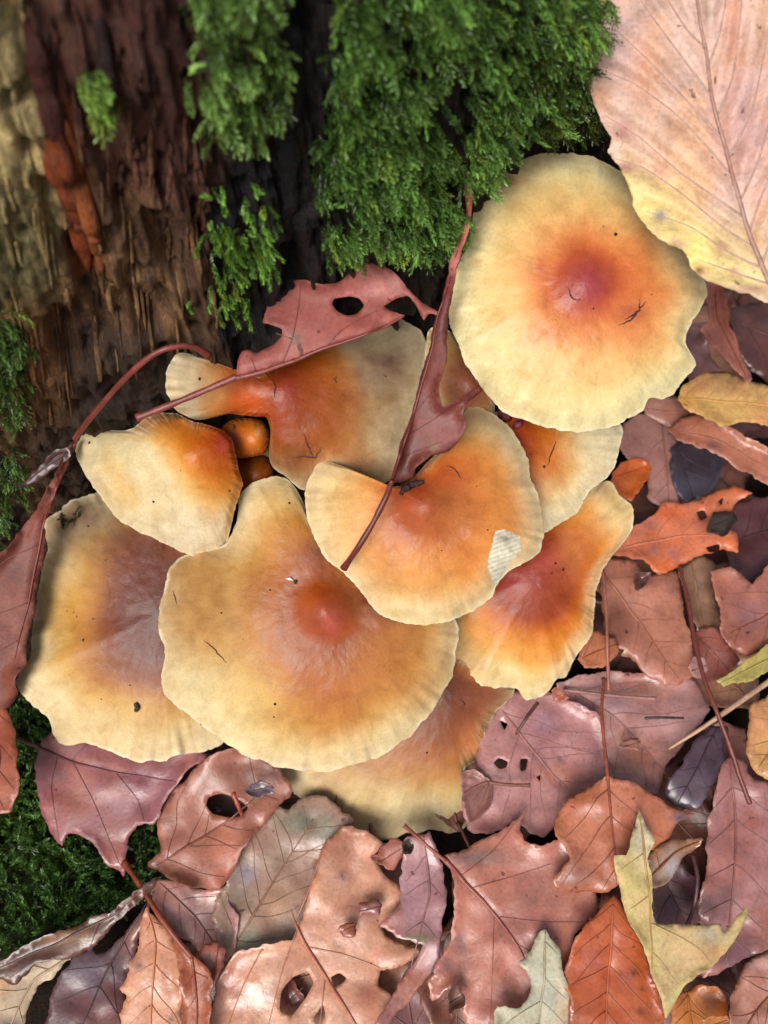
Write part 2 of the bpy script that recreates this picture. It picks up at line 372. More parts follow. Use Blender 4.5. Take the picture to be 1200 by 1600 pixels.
    # splinters standing proud of the wall: (pixel line, half width cm, proud cm, colour)
    sp = [([(70, 140), (95, 260), (118, 340), (138, 425)], 0.20, 0.55, (160, 78, 38)), ([(98, 165), (120, 270), (142, 350), (158, 415)], 0.13, 0.62, (186, 104, 52)),
          ([(40, 20), (66, 120), (84, 210), (108, 300)], 0.16, 0.60, (92, 44, 36)), ([(-8, -60), (4, 60), (28, 190), (62, 320)], 0.62, 1.05, (214, 198, 152)),
          ([(20, 300), (52, 370), (74, 430), (92, 500)], 0.35, 0.75, (150, 128, 84)), ([(-20, 330), (10, 420), (28, 500)], 0.4, 0.8, (140, 118, 76)), ([(196, 190), (206, 235), (222, 280)], 0.14, 0.55, (150, 118, 84)),
          ([(230, 300), (236, 370), (238, 420)], 0.12, 0.5, (140, 110, 72)), ([(262, 320), (266, 400), (268, 480)], 0.10, 0.5, (118, 88, 58)), ([(180, 400), (186, 470), (190, 540)], 0.13, 0.5, (146, 112, 70)),
          ([(210, 420), (214, 500), (212, 580)], 0.10, 0.5, (100, 72, 48)), ([(285, 300), (292, 380), (296, 470)], 0.12, 0.48, (132, 98, 66)), ([(150, 450), (158, 520), (160, 590)], 0.12, 0.52, (94, 68, 48)),
          ([(90, 560), (100, 610), (108, 660)], 0.13, 0.5, (164, 104, 56)), ([(60, 520), (70, 580), (78, 640)], 0.14, 0.55, (150, 98, 54)), ([(245, 0), (240, 60), (232, 140)], 0.14, 0.45, (84, 48, 42)),
          ([(150, 10), (160, 90), (172, 150)], 0.12, 0.45, (60, 40, 40)), ([(440, 60), (438, 170), (452, 260)], 0.2, 0.4, (34, 34, 40)), ([(462, 20), (456, 140), (448, 300), (450, 420)], 0.16, 0.45, (28, 29, 34)),
          ([(425, 330), (420, 400), (412, 470)], 0.18, 0.35, (30, 31, 38))]
    sp = sp[:3] + sp[16:]
    gs = np.random.default_rng(5)
    for x0, y0, x1, y1, n_, cols in [(110, 180, 320, 330, 22, [(150, 112, 80), (120, 76, 58), (92, 58, 48)]), (90, 330, 330, 560, 40, [(176, 138, 92), (140, 104, 68), (104, 76, 54)]), (0, 480, 110, 660, 16, [(170, 116, 64), (140, 96, 58)]), (0, 0, 50, 330, 8, [(226, 204, 146), (206, 184, 128)]), (0, 300, 100, 480, 10, [(150, 136, 90), (176, 152, 100)]), (60, 20, 260, 180, 10, [(110, 62, 50), (84, 50, 44)])]:
        for _ in range(n_):
            x, y = gs.uniform(x0, x1), gs.uniform(y0, y1); L_ = gs.uniform(30, 110); dx = L_ * (0.02 + 0.20 * max(0, (240 - x) / 240)) + gs.normal(0, 2)
            sp.append(([(x - dx / 2, y - L_ / 2), (x + gs.normal(0, 2), y), (x + dx / 2, y + L_ / 2)], gs.uniform(0.02, 0.05), 0.2, cols[gs.integers(len(cols))]))
    for q, (ln, hw, pr, cc) in enumerate(sp):
        ln = catmull(ln, False, 10); w3, nr = wall_hit(ln); t = np.linspace(0, 1, len(ln))
        ta = np.clip(np.minimum(t, 1 - t) * 5, 0.1, 1) * hw * (1 + 0.2 * noise(t * 4, t * 0 + q, s=4)); rl = stump_relief(*phi_z(w3)); rl = 0.8 * rl + 0.2 * np.linspace(rl[0], rl[-1], len(rl))
        path = w3 + nr * (rl + hw * 0.25 + 0.06)[:, None]; v, fc = tube(path, ta, 8, 0.7, up=nr.mean(0)); e = v - np.repeat(path, 8, 0)
        v = v + e * (0.25 * noise(v[:, 0] * 9, v[:, 1] * 9, v[:, 2] * 1.0, s=q))[:, None]
        gg = np.stack([(v[:, 0] * 0.94 + v[:, 1] * 0.3) * 5.5, v[:, 2] * 0.6, v[:, 1] * 2], -1)
        mesh('splinter', v, fc, M_WOOD, rt, (SX, SY, 0), np.tile(lin(cc), (len(v), 1)), True, {'grain': gg})
def wall_hit(p, dr=0.0):
    r = rays(p); ox, oy = CAMP[0] - SX, CAMP[1] - SY; R = SR + dr
    a = r[:, 0] ** 2 + r[:, 1] ** 2; b = ox * r[:, 0] + oy * r[:, 1]; c = ox * ox + oy * oy - R * R
    disc = b * b - a * c; t = np.where(disc > 0, (-b - np.sqrt(np.maximum(disc, 0))) / a, -b / a)
    P = CAMP + r * t[:, None]; nn = np.stack([P[:, 0] - SX, P[:, 1] - SY, np.zeros(len(P))], 1); nn /= np.linalg.norm(nn, axis=1, keepdims=True)
    return P, nn
def phi_z(P): return np.arctan2(P[:, 0] - SX, SY - P[:, 1]), P[:, 2]
stump()

# ------------------------------------------------------------------ mushrooms
CAPS = {}
def mushroom(key, label, outline, ctr, depth, grad, drop, ramp_, umbo=(0.12, 38), wave=0.12, power=2.2, rim=0.14, base=None, blots=(), stem_r=0.42, seed=0, asym=(), cracks=(), specks=(), rip=0.034, sub=1.0, white_rim=True, cc=None, rimc=(236, 222, 182), norim=()):
    out = catmull(outline, True, 8, False); ctr = np.array(ctr, float)
    N, rings = 380, 66; th = np.linspace(0, 2 * np.pi, N, endpoint=False)
    dx, dy = np.cos(th), np.sin(th); a = out - ctr; b = np.roll(out, -1, 0) - ctr; e = b - a
    den = dx[:, None] * e[None, :, 1] - dy[:, None] * e[None, :, 0]; den = np.where(np.abs(den) < 1e-9, 1e-9, den)
    t = (a[None, :, 0] * e[None, :, 1] - a[None, :, 1] * e[None, :, 0]) / den
    s = (a[None, :, 0] * dy[:, None] - a[None, :, 1] * dx[:, None]) / den
    R = np.where((t > 0) & (s >= -1e-6) & (s <= 1 + 1e-6), t, 0).max(1); bad = R < 3
    if bad.any(): R[bad] = np.interp(th[bad], th[~bad], R[~bad], period=2 * np.pi)
    Rs = R.copy()
    for _ in range(5): Rs = (np.roll(Rs, 1) + Rs * 2 + np.roll(Rs, -1)) / 4
    R = Rs * (1 + 0.008 * noise(dx * 8, dy * 8, s=seed) + 0.006 * noise(dx * 20, dy * 20, s=seed + 1) + 0.005 * noise(dx * 45, dy * 45, s=seed + 2)); Rm = R.mean()
    kern = np.exp(-(np.arange(-60, 61) / 30.0) ** 2); kern /= kern.sum(); RB = np.convolve(np.r_[R[-60:], R, R[:60]], kern, 'valid')
    def radius(an): return np.interp(an, th, R, period=2 * np.pi)
    def radius_b(an): return np.interp(an, th, RB, period=2 * np.pi)
    def dep(p):
        p = np.atleast_2d(p); q = p - ctr; dist = np.hypot(q[:, 0], q[:, 1]); an = np.arctan2(q[:, 1], q[:, 0])
        tt = np.minimum(dist / np.maximum(radius(an), 1), 1.0); tb = np.minimum(dist / np.maximum(0.35 * Rm + 0.65 * radius_b(an), 1), 1.35); cx, sy = np.cos(an), np.sin(an)
        k = drop * np.ones(len(p))
        for (ang, wid, amt) in asym:
            dd = np.angle(np.exp(1j * (an - math.radians(ang)))); k = k + amt * np.exp(-(dd / math.radians(wid)) ** 2)
        d = depth + (grad[0] * q[:, 0] + grad[1] * q[:, 1]) / 100.0 + k * tb ** power + rim * sstep(0.82, 1.0, tt) ** 2
        d = d - umbo[0] * np.exp(-(dist / umbo[1]) ** 2) + 0.14 * umbo[0] * np.exp(-((dist - umbo[1] * 1.7) / (umbo[1] * 0.6)) ** 2)
        d = d + wave * tt ** 2.5 * noise(cx * 2.4 + 5, sy * 2.4, s=seed + 3) + wave * 0.45 * tt ** 4 * noise(cx * 6, sy * 6, s=seed + 4)
        d = d + rip * 1.4 * sstep(0.76, 1, tt) * noise(cx * 19, sy * 19, s=seed + 6) + rip * 0.5 * sstep(0.55, 1, tt) * noise(cx * 34, sy * 34, tt * 2, s=seed + 8)
        d = d + 0.03 * fbm(p[:, 0] / 75, p[:, 1] / 75, s=seed + 9) + 0.012 * fbm(p[:, 0] / 11, p[:, 1] / 11, s=seed + 10)
        return d
    tr = np.r_[np.linspace(0, 0.9, rings - 20), np.linspace(0.9, 1, 21)[1:]]
    T, TH = np.meshgrid(tr, th, indexing='ij'); RR = np.broadcast_to(R, T.shape)
    P = ctr + np.stack([np.cos(TH) * RR * T, np.sin(TH) * RR * T], -1); P = P.reshape(-1, 2); D = dep(P); V = at_depth(P, D)
    nT = len(tr)
    # underside: rounded lip, then the flesh back in to the stem
    ut = np.array([0.998, 0.985, 0.94, 0.8, 0.55, 0.3, 0.12]); uo = np.array([0.035, 0.06, 0.075, 0.13, 0.24, 0.40, 0.55]) * sub
    UT, TH2 = np.meshgrid(ut, th, indexing='ij'); R2 = np.broadcast_to(R, UT.shape)
    P2 = (ctr + np.stack([np.cos(TH2) * R2 * UT, np.sin(TH2) * R2 * UT], -1)).reshape(-1, 2); D2 = dep(P2) + np.repeat(uo, N); V2 = at_depth(P2, D2)
    allV = np.vstack([V, V2]); rows = nT + len(ut); i = np.arange(rows * N).reshape(rows, N); j = np.roll(i, -1, 1)
    f = np.stack([i[:-1], i[1:], j[1:], j[:-1]], -1).reshape(-1, 4)
    # colour: pigment zones from disc to rim
    Pa = np.vstack([P, P2]); q = Pa - ctr; dist = np.hypot(q[:, 0], q[:, 1]); an = np.arctan2(q[:, 1], q[:, 0]); ta = dist / np.maximum(radius(an), 1)
    qc = Pa - np.array(cc if cc is not None else ctr, float); dc = np.hypot(qc[:, 0], qc[:, 1]); wq = sstep(0.15, 0.8, ta)
    kr = np.ones(len(Pa))
    for (ang_, wid_) in norim: kr = kr * (1 - np.exp(-(np.angle(np.exp(1j * (an - math.radians(ang_)))) / math.radians(wid_)) ** 4))
    wq = wq * kr
    rho = wq * (0.5 * np.clip(ta, 0, 1) + 0.5 * np.clip(dc / Rm, 0, 1.15)) + (1 - wq) * dc / Rm; rho = rho - 0.02 + (0.06 * fbm(Pa[:, 0] / 50, Pa[:, 1] / 50, s=seed + 20) + 0.13 * noise(Pa[:, 0] / 130, Pa[:, 1] / 130, s=seed + 22)) * sstep(0.1, 0.4, rho) + 0.035 * ta * noise(np.cos(an) * 8, np.sin(an) * 8, s=seed + 21)
    xs = [x ** 0.82 for x, _ in ramp_]; cs = np.array([lin(c) for _, c in ramp_]); C = np.stack([np.interp(rho, xs, cs[:, k]) for k in range(3)], 1)
    if white_rim:
        cw = np.clip(kr * sstep(0.7, 1.0, ta) * 0.66 * (1 + 0.5 * fbm(Pa[:, 0] / 60, Pa[:, 1] / 60, s=seed + 33)), 0, 1)[:, None]; C = C * (1 - cw) + lin(rimc) * cw
    for (bx, by, br, bc, ba) in blots:
        wgt = ba * np.exp(-(((Pa[:, 0] - bx) / (br if np.isscalar(br) else br[0])) ** 2 + ((Pa[:, 1] - by) / (br if np.isscalar(br) else br[1])) ** 2)) * (1 + 0.35 * fbm(Pa[:, 0] / 20, Pa[:, 1] / 20, s=seed + 25))
        wgt = np.clip(wgt, 0, 1)[:, None]; C = C * (1 - wgt) + lin(bc) * wgt
    keep = np.ones(len(Pa))
    for (ang_, wid_) in norim: keep = keep * (1 - np.exp(-(np.angle(np.exp(1j * (an - math.radians(ang_)))) / math.radians(wid_)) ** 4))
    if white_rim:
        wr = (keep * sstep(0.972, 0.995, ta) * 0.7 * np.clip(0.55 + 0.9 * noise(np.cos(an) * 14, np.sin(an) * 14, s=seed + 30), 0, 1))[:, None]; C = C * (1 - wr) + lin((240, 232, 205)) * wr
    C[len(P) + N:] = lin((150, 128, 90)); lum = (C @ np.array([0.3, 0.59, 0.11]))[:, None]; C = np.maximum(lum + (C - lum) * 1.07, 0.006) * np.array([0.85, 0.82, 0.82])
    ce = at_depth([ctr], dep(ctr) + 0.5 * sub)[0]
    if base is None:
        bx = 0.45 * ce[0]; base = (bx, wall_y(bx) - 0.9, 0.1)
    base = np.array(base, float); rt = root('mushroom', base, label, 'mushroom', 'mushrooms of the clump on the stump')
    pol = np.stack([np.cos(an), np.sin(an), ta], 1)
    co = mesh('cap', allV, f, M_CAP, rt, base, C, True, {'polar': pol})
    # gills
    G = 300; tg = np.array([0.955, 0.85, 0.65, 0.42, 0.2]); og = np.interp(tg, ut[::-1], uo[::-1]) + 0.012; tk = np.linspace(0, 2 * np.pi, G * 2, endpoint=False)
    TG, TK = np.meshgrid(tg, tk, indexing='ij'); Rg = radius(np.angle(np.exp(1j * TK))); Pg = (ctr + np.stack([np.cos(TK) * Rg * TG, np.sin(TK) * Rg * TG], -1)).reshape(-1, 2)
    alt = np.tile(np.arange(G * 2) % 2, len(tg)); Dg = dep(Pg) + np.repeat(og, G * 2) + alt * np.repeat([0.02, 0.1, 0.16, 0.14, 0.05], G * 2) * sub
    i = np.arange(len(tg) * G * 2).reshape(len(tg), -1); j = np.roll(i, -1, 1); fg = np.stack([i[:-1], i[1:], j[1:], j[:-1]], -1).reshape(-1, 4)
    mesh('gills', at_depth(Pg, Dg), fg, M_GILL, co, base, np.tile(lin((168, 160, 122)), (len(Pg), 1)), False)
    # stem
    if stem_r:
        nrm = FWD; k = np.linspace(0, 1, 26)[:, None]; c1 = ce + nrm * 1.6; L = np.linalg.norm(base - ce); c2 = base + np.array([0, -0.25, 0.55]) * L * 0.5
        path = (1 - k) ** 3 * ce + 3 * (1 - k) ** 2 * k * c1 + 3 * (1 - k) * k * k * c2 + k ** 3 * (base + np.array([0, 0.3, -0.4]))
        rad = stem_r * (1.25 - 0.5 * np.minimum(k[:, 0] * 5, 1) + 0.12 * np.sin(k[:, 0] * 9 + seed)); v, fs = tube(path, rad, 18)
        kk = np.repeat(k[:, 0], 18)[:, None]; cc = lin((214, 188, 120)) * (1 - kk) + lin((120, 66, 34)) * kk
        v = v + 0.02 * fbm(v[:, 0] * 3, v[:, 1] * 3, v[:, 2], s=seed)[:, None]
        mesh('stem', v, fs, M_STEM, rt, base, cc)
    for ln in cracks:
        ln = resample(catmull(ln, False, 8), 2.0, False); ln = ln + 1.2 * np.stack([noise(ln[:, 0] / 4, ln[:, 1] / 4, s=3), noise(ln[:, 0] / 4, ln[:, 1] / 4, s=4)], 1)
        tt = np.linspace(0, 1, len(ln)); v, fs = tube(at_depth(ln, dep(ln) + 0.002), 0.022 * np.sin(np.pi * np.clip(tt, 0.06, 0.94)) ** 0.6, 6, 0.5, up=-FWD)
        mesh('crack', v, fs, M_CRUMB, co, base, np.tile(lin((74, 30, 20)), (len(v), 1)))
    if len(specks):
        ps = []
        for (x, y, r_) in specks:
            g = np.random.default_rng(int(x * 7 + y)); cpt = at_depth([(x, y)], dep((x, y)))[0]; u_, v_ = np.meshgrid(np.linspace(0, np.pi, 5), np.linspace(0, 2 * np.pi, 7)[:-1])
            sp = np.stack([np.sin(u_) * np.cos(v_), np.sin(u_) * np.sin(v_), np.cos(u_)], -1).reshape(-1, 3); sp *= (r_ * 0.0155) * g.uniform(0.6, 1.2, (len(sp), 1)) * g.uniform(0.7, 1.25, 3)
            ff = [(a_ * 5 + b_, a_ * 5 + b_ + 1, ((a_ + 1) % 6) * 5 + b_ + 1, ((a_ + 1) % 6) * 5 + b_) for a_ in range(6) for b_ in range(4)]; ps.append((cpt + sp, ff))
        for v, fs in ps: mesh('speck', v, fs, M_CRUMB, co, base, np.tile(lin((40, 26, 20)), (len(v), 1)))
    CAPS[key] = (dep, co, base, radius, ctr); return rt

mushroom('A', 'round pale yellow cap with a red-orange disc, tucked under the beech leaf', [(853, 238), (823, 245), (788, 267), (762, 293), (741, 312), (737, 360), (727, 391), (713, 425), (708, 460), (700, 486), (706, 516), (717, 534), (721, 560), (736, 581), (754, 607), (773, 633), (806, 653), (849, 666), (897, 674), (931, 671), (957, 668), (979, 654), (1001, 646), (1011, 634), (1010, 619), (1035, 624), (1053, 614), (1070, 590), (1089, 568), (1081, 553), (1069, 542), (1072, 521), (1087, 495), (1102, 469), (1105, 447), (1096, 428), (1080, 396), (1052, 352), (1020, 312), (985, 278), (949, 254), (923, 243), (897, 239)], (914, 440), 18.0, (0.0, -0.05), 0.75,
         [(0, (160, 76, 66)), (0.15, (182, 88, 60)), (0.26, (206, 120, 74)), (0.4, (220, 150, 94)), (0.54, (230, 184, 122)), (0.76, (232, 204, 142)), (0.9, (234, 216, 158)), (1.0, (236, 226, 176))], (0.2, 34), 0.16, 2.4, 0.16, seed=1, rimc=(240, 230, 180),
         blots=[(920, 445, (24, 28), (168, 76, 84), 0.8), (990, 490, (20, 12), (150, 66, 60), 0.55), (845, 418, (9, 18), (190, 90, 70), 0.5), (850, 520, (26, 18), (205, 120, 70), 0.5), (800, 283, (20, 7), (215, 150, 90), 0.6), (745, 410, (9, 7), (200, 150, 70), 0.5)],
         cracks=[[(968, 508), (985, 500), (998, 485), (1000, 468)], [(975, 500), (992, 490), (1010, 470)], [(888, 450), (893, 465), (903, 470)]], specks=[(962, 366, 3), (943, 354, 1.5), (927, 482, 1.6), (905, 468, 1.4), (1018, 460, 1.2), (868, 500, 1.3)])
mushroom('F', 'orange cap with a red knob, a notch and a white torn patch', [(506, 713), (492, 730), (480, 751), (475, 780), (479, 813), (492, 842), (508, 872), (530, 889), (557, 915), (579, 946), (597, 962), (628, 973), (670, 976), (705, 969), (740, 955), (771, 932), (775, 915), (796, 894), (824, 875), (841, 866), (849, 841), (848, 810), (841, 778), (827, 740), (824, 715), (810, 687), (796, 666), (768, 645), (747, 634), (730, 632), (723, 645), (724, 660), (712, 680), (690, 700), (668, 722), (650, 742), (632, 758), (604, 761), (583, 755), (558, 742), (529, 722)], (666, 790), 18.9, (0.02, -0.1), 0.7,
         [(0, (150, 62, 40)), (0.24, (170, 80, 42)), (0.4, (198, 112, 52)), (0.58, (218, 144, 78)), (0.76, (222, 168, 104)), (0.92, (226, 192, 134)), (1, (232, 212, 160))], (0.27, 34), 0.15, 2.1, 0.12, seed=2, norim=[(-128, 34)],
         blots=[(750, 790, (80, 70), (216, 152, 92), 0.5), (640, 880, (90, 40), (214, 156, 94), 0.5), (700, 735, (45, 35), (186, 92, 50), 0.6), (540, 790, (45, 60), (226, 184, 124), 0.75), (745, 650, (40, 28), (206, 172, 132), 0.7), (655, 975, (90, 22), (234, 210, 150), 0.5), (600, 900, (30, 50), (188, 132, 74), 0.4), (650, 760, (22, 12), (150, 56, 38), 0.6)],
         specks=[(762, 828, 2.5), (830, 710, 1.3), (690, 860, 1.3), (745, 760, 1.3), (560, 850, 1.2)], cracks=[[(700, 728), (712, 735), (720, 748)]])
mushroom('E', 'broad tan cap with a pink knob on an orange disc and a raised lobe', [(373, 776), (382, 761), (407, 750), (433, 743), (451, 750), (468, 770), (476, 795), (500, 830), (540, 865), (600, 905), (660, 935), (702, 960), (716, 973), (717, 995), (710, 1035), (703, 1066), (685, 1092), (663, 1127), (641, 1152), (610, 1172), (583, 1187), (548, 1197), (513, 1205), (468, 1203), (425, 1199), (418, 1191), (384, 1183), (349, 1158), (318, 1136), (296, 1119), (265, 1092), (254, 1066), (257, 1039), (254, 1004), (248, 977), (250, 942), (259, 907), (267, 885), (283, 872), (312, 862), (350, 852), (367, 823), (371, 797)], (508, 955), 19.7, (0.03, -0.12), 0.8,
         [(0, (156, 66, 42)), (0.1, (154, 68, 30)), (0.16, (152, 74, 34)), (0.24, (152, 84, 48)), (0.46, (172, 104, 56)), (0.62, (190, 134, 72)), (0.78, (208, 170, 104)), (0.92, (220, 196, 138)), (1, (226, 210, 160))], (0.26, 32), 0.2, 2.3, 0.12, seed=3, asym=[(-112, 30, -0.35), (120, 60, 0.15)],
         blots=[(310, 940, (95, 100), (160, 114, 64), 0.8), (630, 1060, (80, 60), (202, 146, 86), 0.6), (520, 970, (18, 24), (176, 84, 72), 0.85), (480, 938, (22, 24), (164, 80, 26), 0.7), (490, 870, (40, 26), (146, 98, 90), 0.6), (590, 945, (60, 34), (126, 76, 46), 0.75), (310, 890, (55, 40), (168, 128, 74), 0.75), (430, 780, (30, 30), (212, 172, 106), 0.6), (300, 1060, (50, 34), (222, 210, 168), 0.6), (425, 850, (40, 40), (190, 128, 70), 0.5), (660, 990, (60, 30), (186, 140, 84), 0.5)],  # also paints the shade beside the notched cap and a lower-left highlight
         specks=[(346, 958, 2), (422, 922, 2), (452, 786, 2), (430, 1100, 2.2), (428, 1120, 1.7), (314, 1132, 1.6), (600, 1040, 1.2), (380, 1000, 1.2)], cracks=[[(318, 1000), (335, 1014), (355, 1036)], [(272, 924), (276, 945)]])
mushroom('C', 'glossy orange cap with a blistered red centre and a frilled edge', [(920, 763), (950, 750), (962, 764), (966, 775), (978, 780), (988, 792), (991, 810), (988, 827), (971, 852), (953, 873), (940, 897), (931, 925), (928, 967), (924, 992), (908, 1016), (894, 1037), (887, 1055), (876, 1061), (868, 1059), (864, 1072), (852, 1086), (820, 1096), (814, 1089), (815, 1078), (789, 1073), (754, 1077), (746, 1065), (733, 1067), (712, 1060), (690, 1035), (688, 985), (710, 930), (750, 880), (790, 840), (840, 805), (880, 780)], (836, 905), 21.9, (-0.02, -0.1), 0.6,
         [(0, (140, 60, 40)), (0.3, (152, 68, 38)), (0.46, (184, 98, 40)), (0.66, (212, 136, 62)), (0.82, (224, 162, 84)), (0.94, (228, 190, 118)), (1, (232, 212, 150))], (0.1, 45), 0.34, 2.0, 0.1, seed=4, asym=[(-40, 26, -0.5)],
         blots=[(860, 870, (34, 40), (164, 66, 58), 0.7), (800, 905, (40, 20), (176, 84, 84), 0.5), (960, 800, (34, 34), (226, 200, 146), 0.85), (940, 765, (22, 16), (176, 146, 112), 0.6), (740, 1040, (40, 30), (206, 160, 108), 0.6), (900, 850, (30, 60), (218, 148, 78), 0.4)], rip=0.045,
         specks=[(880, 890, 3), (868, 880, 3), (862, 896, 2)])
mushroom('B', 'cream cap with a rusty centre wedged between the yellow and notched caps', [(972, 668), (973, 684), (966, 708), (960, 729), (946, 750), (925, 764), (911, 785), (901, 803), (876, 817), (850, 833), (815, 835), (775, 800), (755, 740), (752, 690), (768, 650), (810, 625), (880, 610), (945, 625)], (808, 690), 20.7, (0.05, -0.02), 0.45,
         [(0, (140, 48, 34)), (0.15, (166, 78, 30)), (0.5, (200, 116, 44)), (0.7, (216, 160, 90)), (0.82, (226, 198, 142)), (1, (232, 222, 186))], (0.1, 30), 0.14, 2.0, 0.1, seed=5, blots=[(925, 700, (40, 36), (228, 214, 172), 0.7), (860, 770, (30, 30), (226, 200, 160), 0.5), (815, 655, (14, 14), (140, 40, 44), 0.8)], cracks=[[(868, 690), (862, 708), (855, 728)]], specks=[(850, 729, 3.2)])
mushroom('D', 'lowest brown cap shading to a buff wavy edge over the litter', [(805, 1080), (793, 1096), (776, 1110), (770, 1124), (759, 1138), (757, 1160), (749, 1185), (729, 1198), (720, 1209), (723, 1230), (730, 1260), (736, 1282), (717, 1300), (685, 1299), (672, 1295), (650, 1302), (630, 1299), (619, 1311), (597, 1314), (570, 1306), (539, 1293), (504, 1273), (477, 1253), (455, 1233), (442, 1218), (424, 1202), (420, 1150), (460, 1090), (540, 1040), (640, 1015), (730, 1025), (785, 1050)], (690, 1085), 22.2, (-0.02, -0.12), 0.6,
         [(0, (92, 50, 38)), (0.22, (120, 68, 46)), (0.42, (160, 98, 60)), (0.6, (192, 138, 86)), (0.76, (206, 166, 108)), (0.86, (216, 190, 134)), (1, (224, 208, 160))], (0.05, 40), 0.16, 2.0, 0.1, seed=6, blots=[(600, 1180, (130, 56), (166, 106, 64), 0.75), (700, 1120, (90, 60), (126, 74, 50), 0.75), (770, 1090, (40, 30), (122, 66, 56), 0.7), (740, 1170, (26, 40), (188, 112, 68), 0.6), (520, 1235, (40, 18), (160, 120, 84), 0.5), (560, 1270, (60, 30), (218, 198, 146), 0.5)], specks=[(667, 1176, 2)], cracks=[[(718, 1092), (726, 1100), (722, 1108)]], rip=0.045)  # browns next to the broad tan cap also hold its painted shadow
mushroom('G', 'cream shell-shaped cap leaning on the stump with an orange crown', [(116, 684), (133, 673), (158, 670), (187, 674), (212, 667), (227, 653), (250, 645), (276, 646), (300, 658), (325, 664), (350, 674), (363, 688), (368, 708), (373, 733), (380, 757), (371, 783), (362, 817), (354, 850), (346, 863), (329, 874), (308, 873), (283, 862), (250, 846), (217, 831), (183, 810), (166, 787), (146, 762), (129, 737), (119, 708)], (300, 712), 19.1, (-0.10, 0.06), 1.0,
         [(0, (150, 60, 34)), (0.14, (172, 80, 32)), (0.42, (190, 106, 38)), (0.64, (212, 142, 66)), (0.8, (226, 180, 110)), (0.92, (226, 200, 146)), (1, (224, 208, 166))], (0.06, 26), 0.1, 1.9, 0.14, seed=7, asym=[(130, 50, 0.3), (-30, 45, -0.55)], cc=(350, 688), norim=[(-20, 65), (35, 30)],
         blots=[(300, 835, (60, 34), (234, 222, 192), 0.8), (260, 660, (60, 20), (176, 98, 38), 0.85), (145, 690, (40, 26), (216, 204, 160), 0.7), (350, 690, (14, 18), (166, 64, 56), 0.7), (362, 800, (12, 60), (206, 150, 84), 0.5)], specks=[(240, 784, 2.6), (358, 767, 2.4), (140, 692, 2.3), (282, 735, 1.2)])
mushroom('H', 'lowest mauve-brown cap with a yellow flank, a curled leaf alongside', [(144, 769), (112, 783), (96, 798), (69, 812), (66, 829), (75, 850), (67, 883), (60, 917), (54, 958), (49, 996), (46, 1033), (29, 1047), (25, 1067), (37, 1087), (54, 1104), (79, 1127), (84, 1150), (100, 1167), (121, 1161), (142, 1162), (167, 1173), (192, 1181), (217, 1192), (237, 1187), (254, 1192), (273, 1180), (300, 1179), (329, 1171), (348, 1162), (366, 1120), (360, 1040), (350, 960), (336, 900), (310, 850), (265, 815), (215, 785), (178, 768)], (245, 960), 21.5, (0.05, -0.08), 0.6,
         [(0, (82, 38, 30)), (0.26, (104, 52, 38)), (0.46, (138, 80, 50)), (0.62, (176, 120, 66)), (0.78, (202, 160, 94)), (0.88, (212, 184, 128)), (1, (220, 200, 152))], (0.04, 40), 0.34, 2.0, 0.08, seed=8, asym=[(172, 16, 0.35), (155, 14, -0.3)],  # dark centre partly paints the shade of the overhanging broad tan cap
         blots=[(205, 850, (60, 45), (98, 60, 52), 0.75), (125, 815, (66, 46), (108, 80, 66), 0.9), (95, 940, (45, 70), (186, 140, 70), 0.75), (215, 900, (50, 60), (112, 62, 48), 0.5), (200, 1130, (90, 40), (206, 172, 116), 0.6)],
         specks=[(203, 1071, 1.8), (158, 1092, 1.6), (120, 963, 1.6), (130, 1000, 2.4), (146, 967, 1.6), (105, 955, 1.4), (115, 957, 1.3), (165, 875, 1.5), (138, 822, 2)], rip=0.045)
mushroom('I', 'dark rusty cap pinched into a pale lobe beneath the holed leaf', [(425, 572), (452, 535), (500, 508), (560, 495), (620, 498), (655, 515), (668, 545), (660, 597), (640, 663), (626, 705), (617, 738), (608, 751), (592, 757), (567, 747), (530, 738), (475, 767), (454, 750), (424, 728), (419, 705), (424, 676), (416, 652), (400, 651), (367, 647), (346, 643), (325, 650), (308, 660), (298, 654), (275, 642), (266, 625), (259, 608), (259, 583), (270, 559), (284, 547), (304, 551), (325, 565), (342, 573), (367, 579), (396, 586)], (440, 612), 19.6, (0.06, -0.02), 0.75,
         [(0, (132, 52, 36)), (0.14, (146, 60, 32)), (0.4, (150, 72, 28)), (0.62, (168, 96, 40)), (0.8, (196, 142, 86)), (0.92, (204, 176, 130)), (1, (214, 200, 164))], (0.1, 34), 0.1, 1.9, 0.1, seed=9, asym=[(192, 32, -1.3)], cc=(432, 612), norim=[(135, 42), (-75, 60)],
         blots=[(500, 620, (90, 100), (146, 74, 28), 0.8), (600, 640, (50, 90), (150, 118, 80), 0.6), (385, 620, (34, 26), (206, 100, 44), 0.85), (290, 595, (34, 44), (226, 210, 172), 0.95), (335, 610, (20, 30), (218, 170, 108), 0.6), (605, 570, (50, 45), (104, 78, 66), 0.85), (570, 730, (40, 22), (150, 110, 84), 0.6), (455, 725, (45, 36), (112, 66, 28), 0.8), (450, 615, (18, 40), (146, 54, 52), 0.6)],
         cracks=[[(473, 676), (480, 692), (486, 708), (492, 716)], [(458, 716), (475, 712), (492, 716), (502, 700)], [(426, 592), (430, 606), (428, 622)], [(522, 592), (526, 598)]], specks=[(535, 617, 1.5), (602, 588, 1.3), (312, 592, 2.2), (525, 590, 2)], base=(-1.2, 11.3, 0.1))
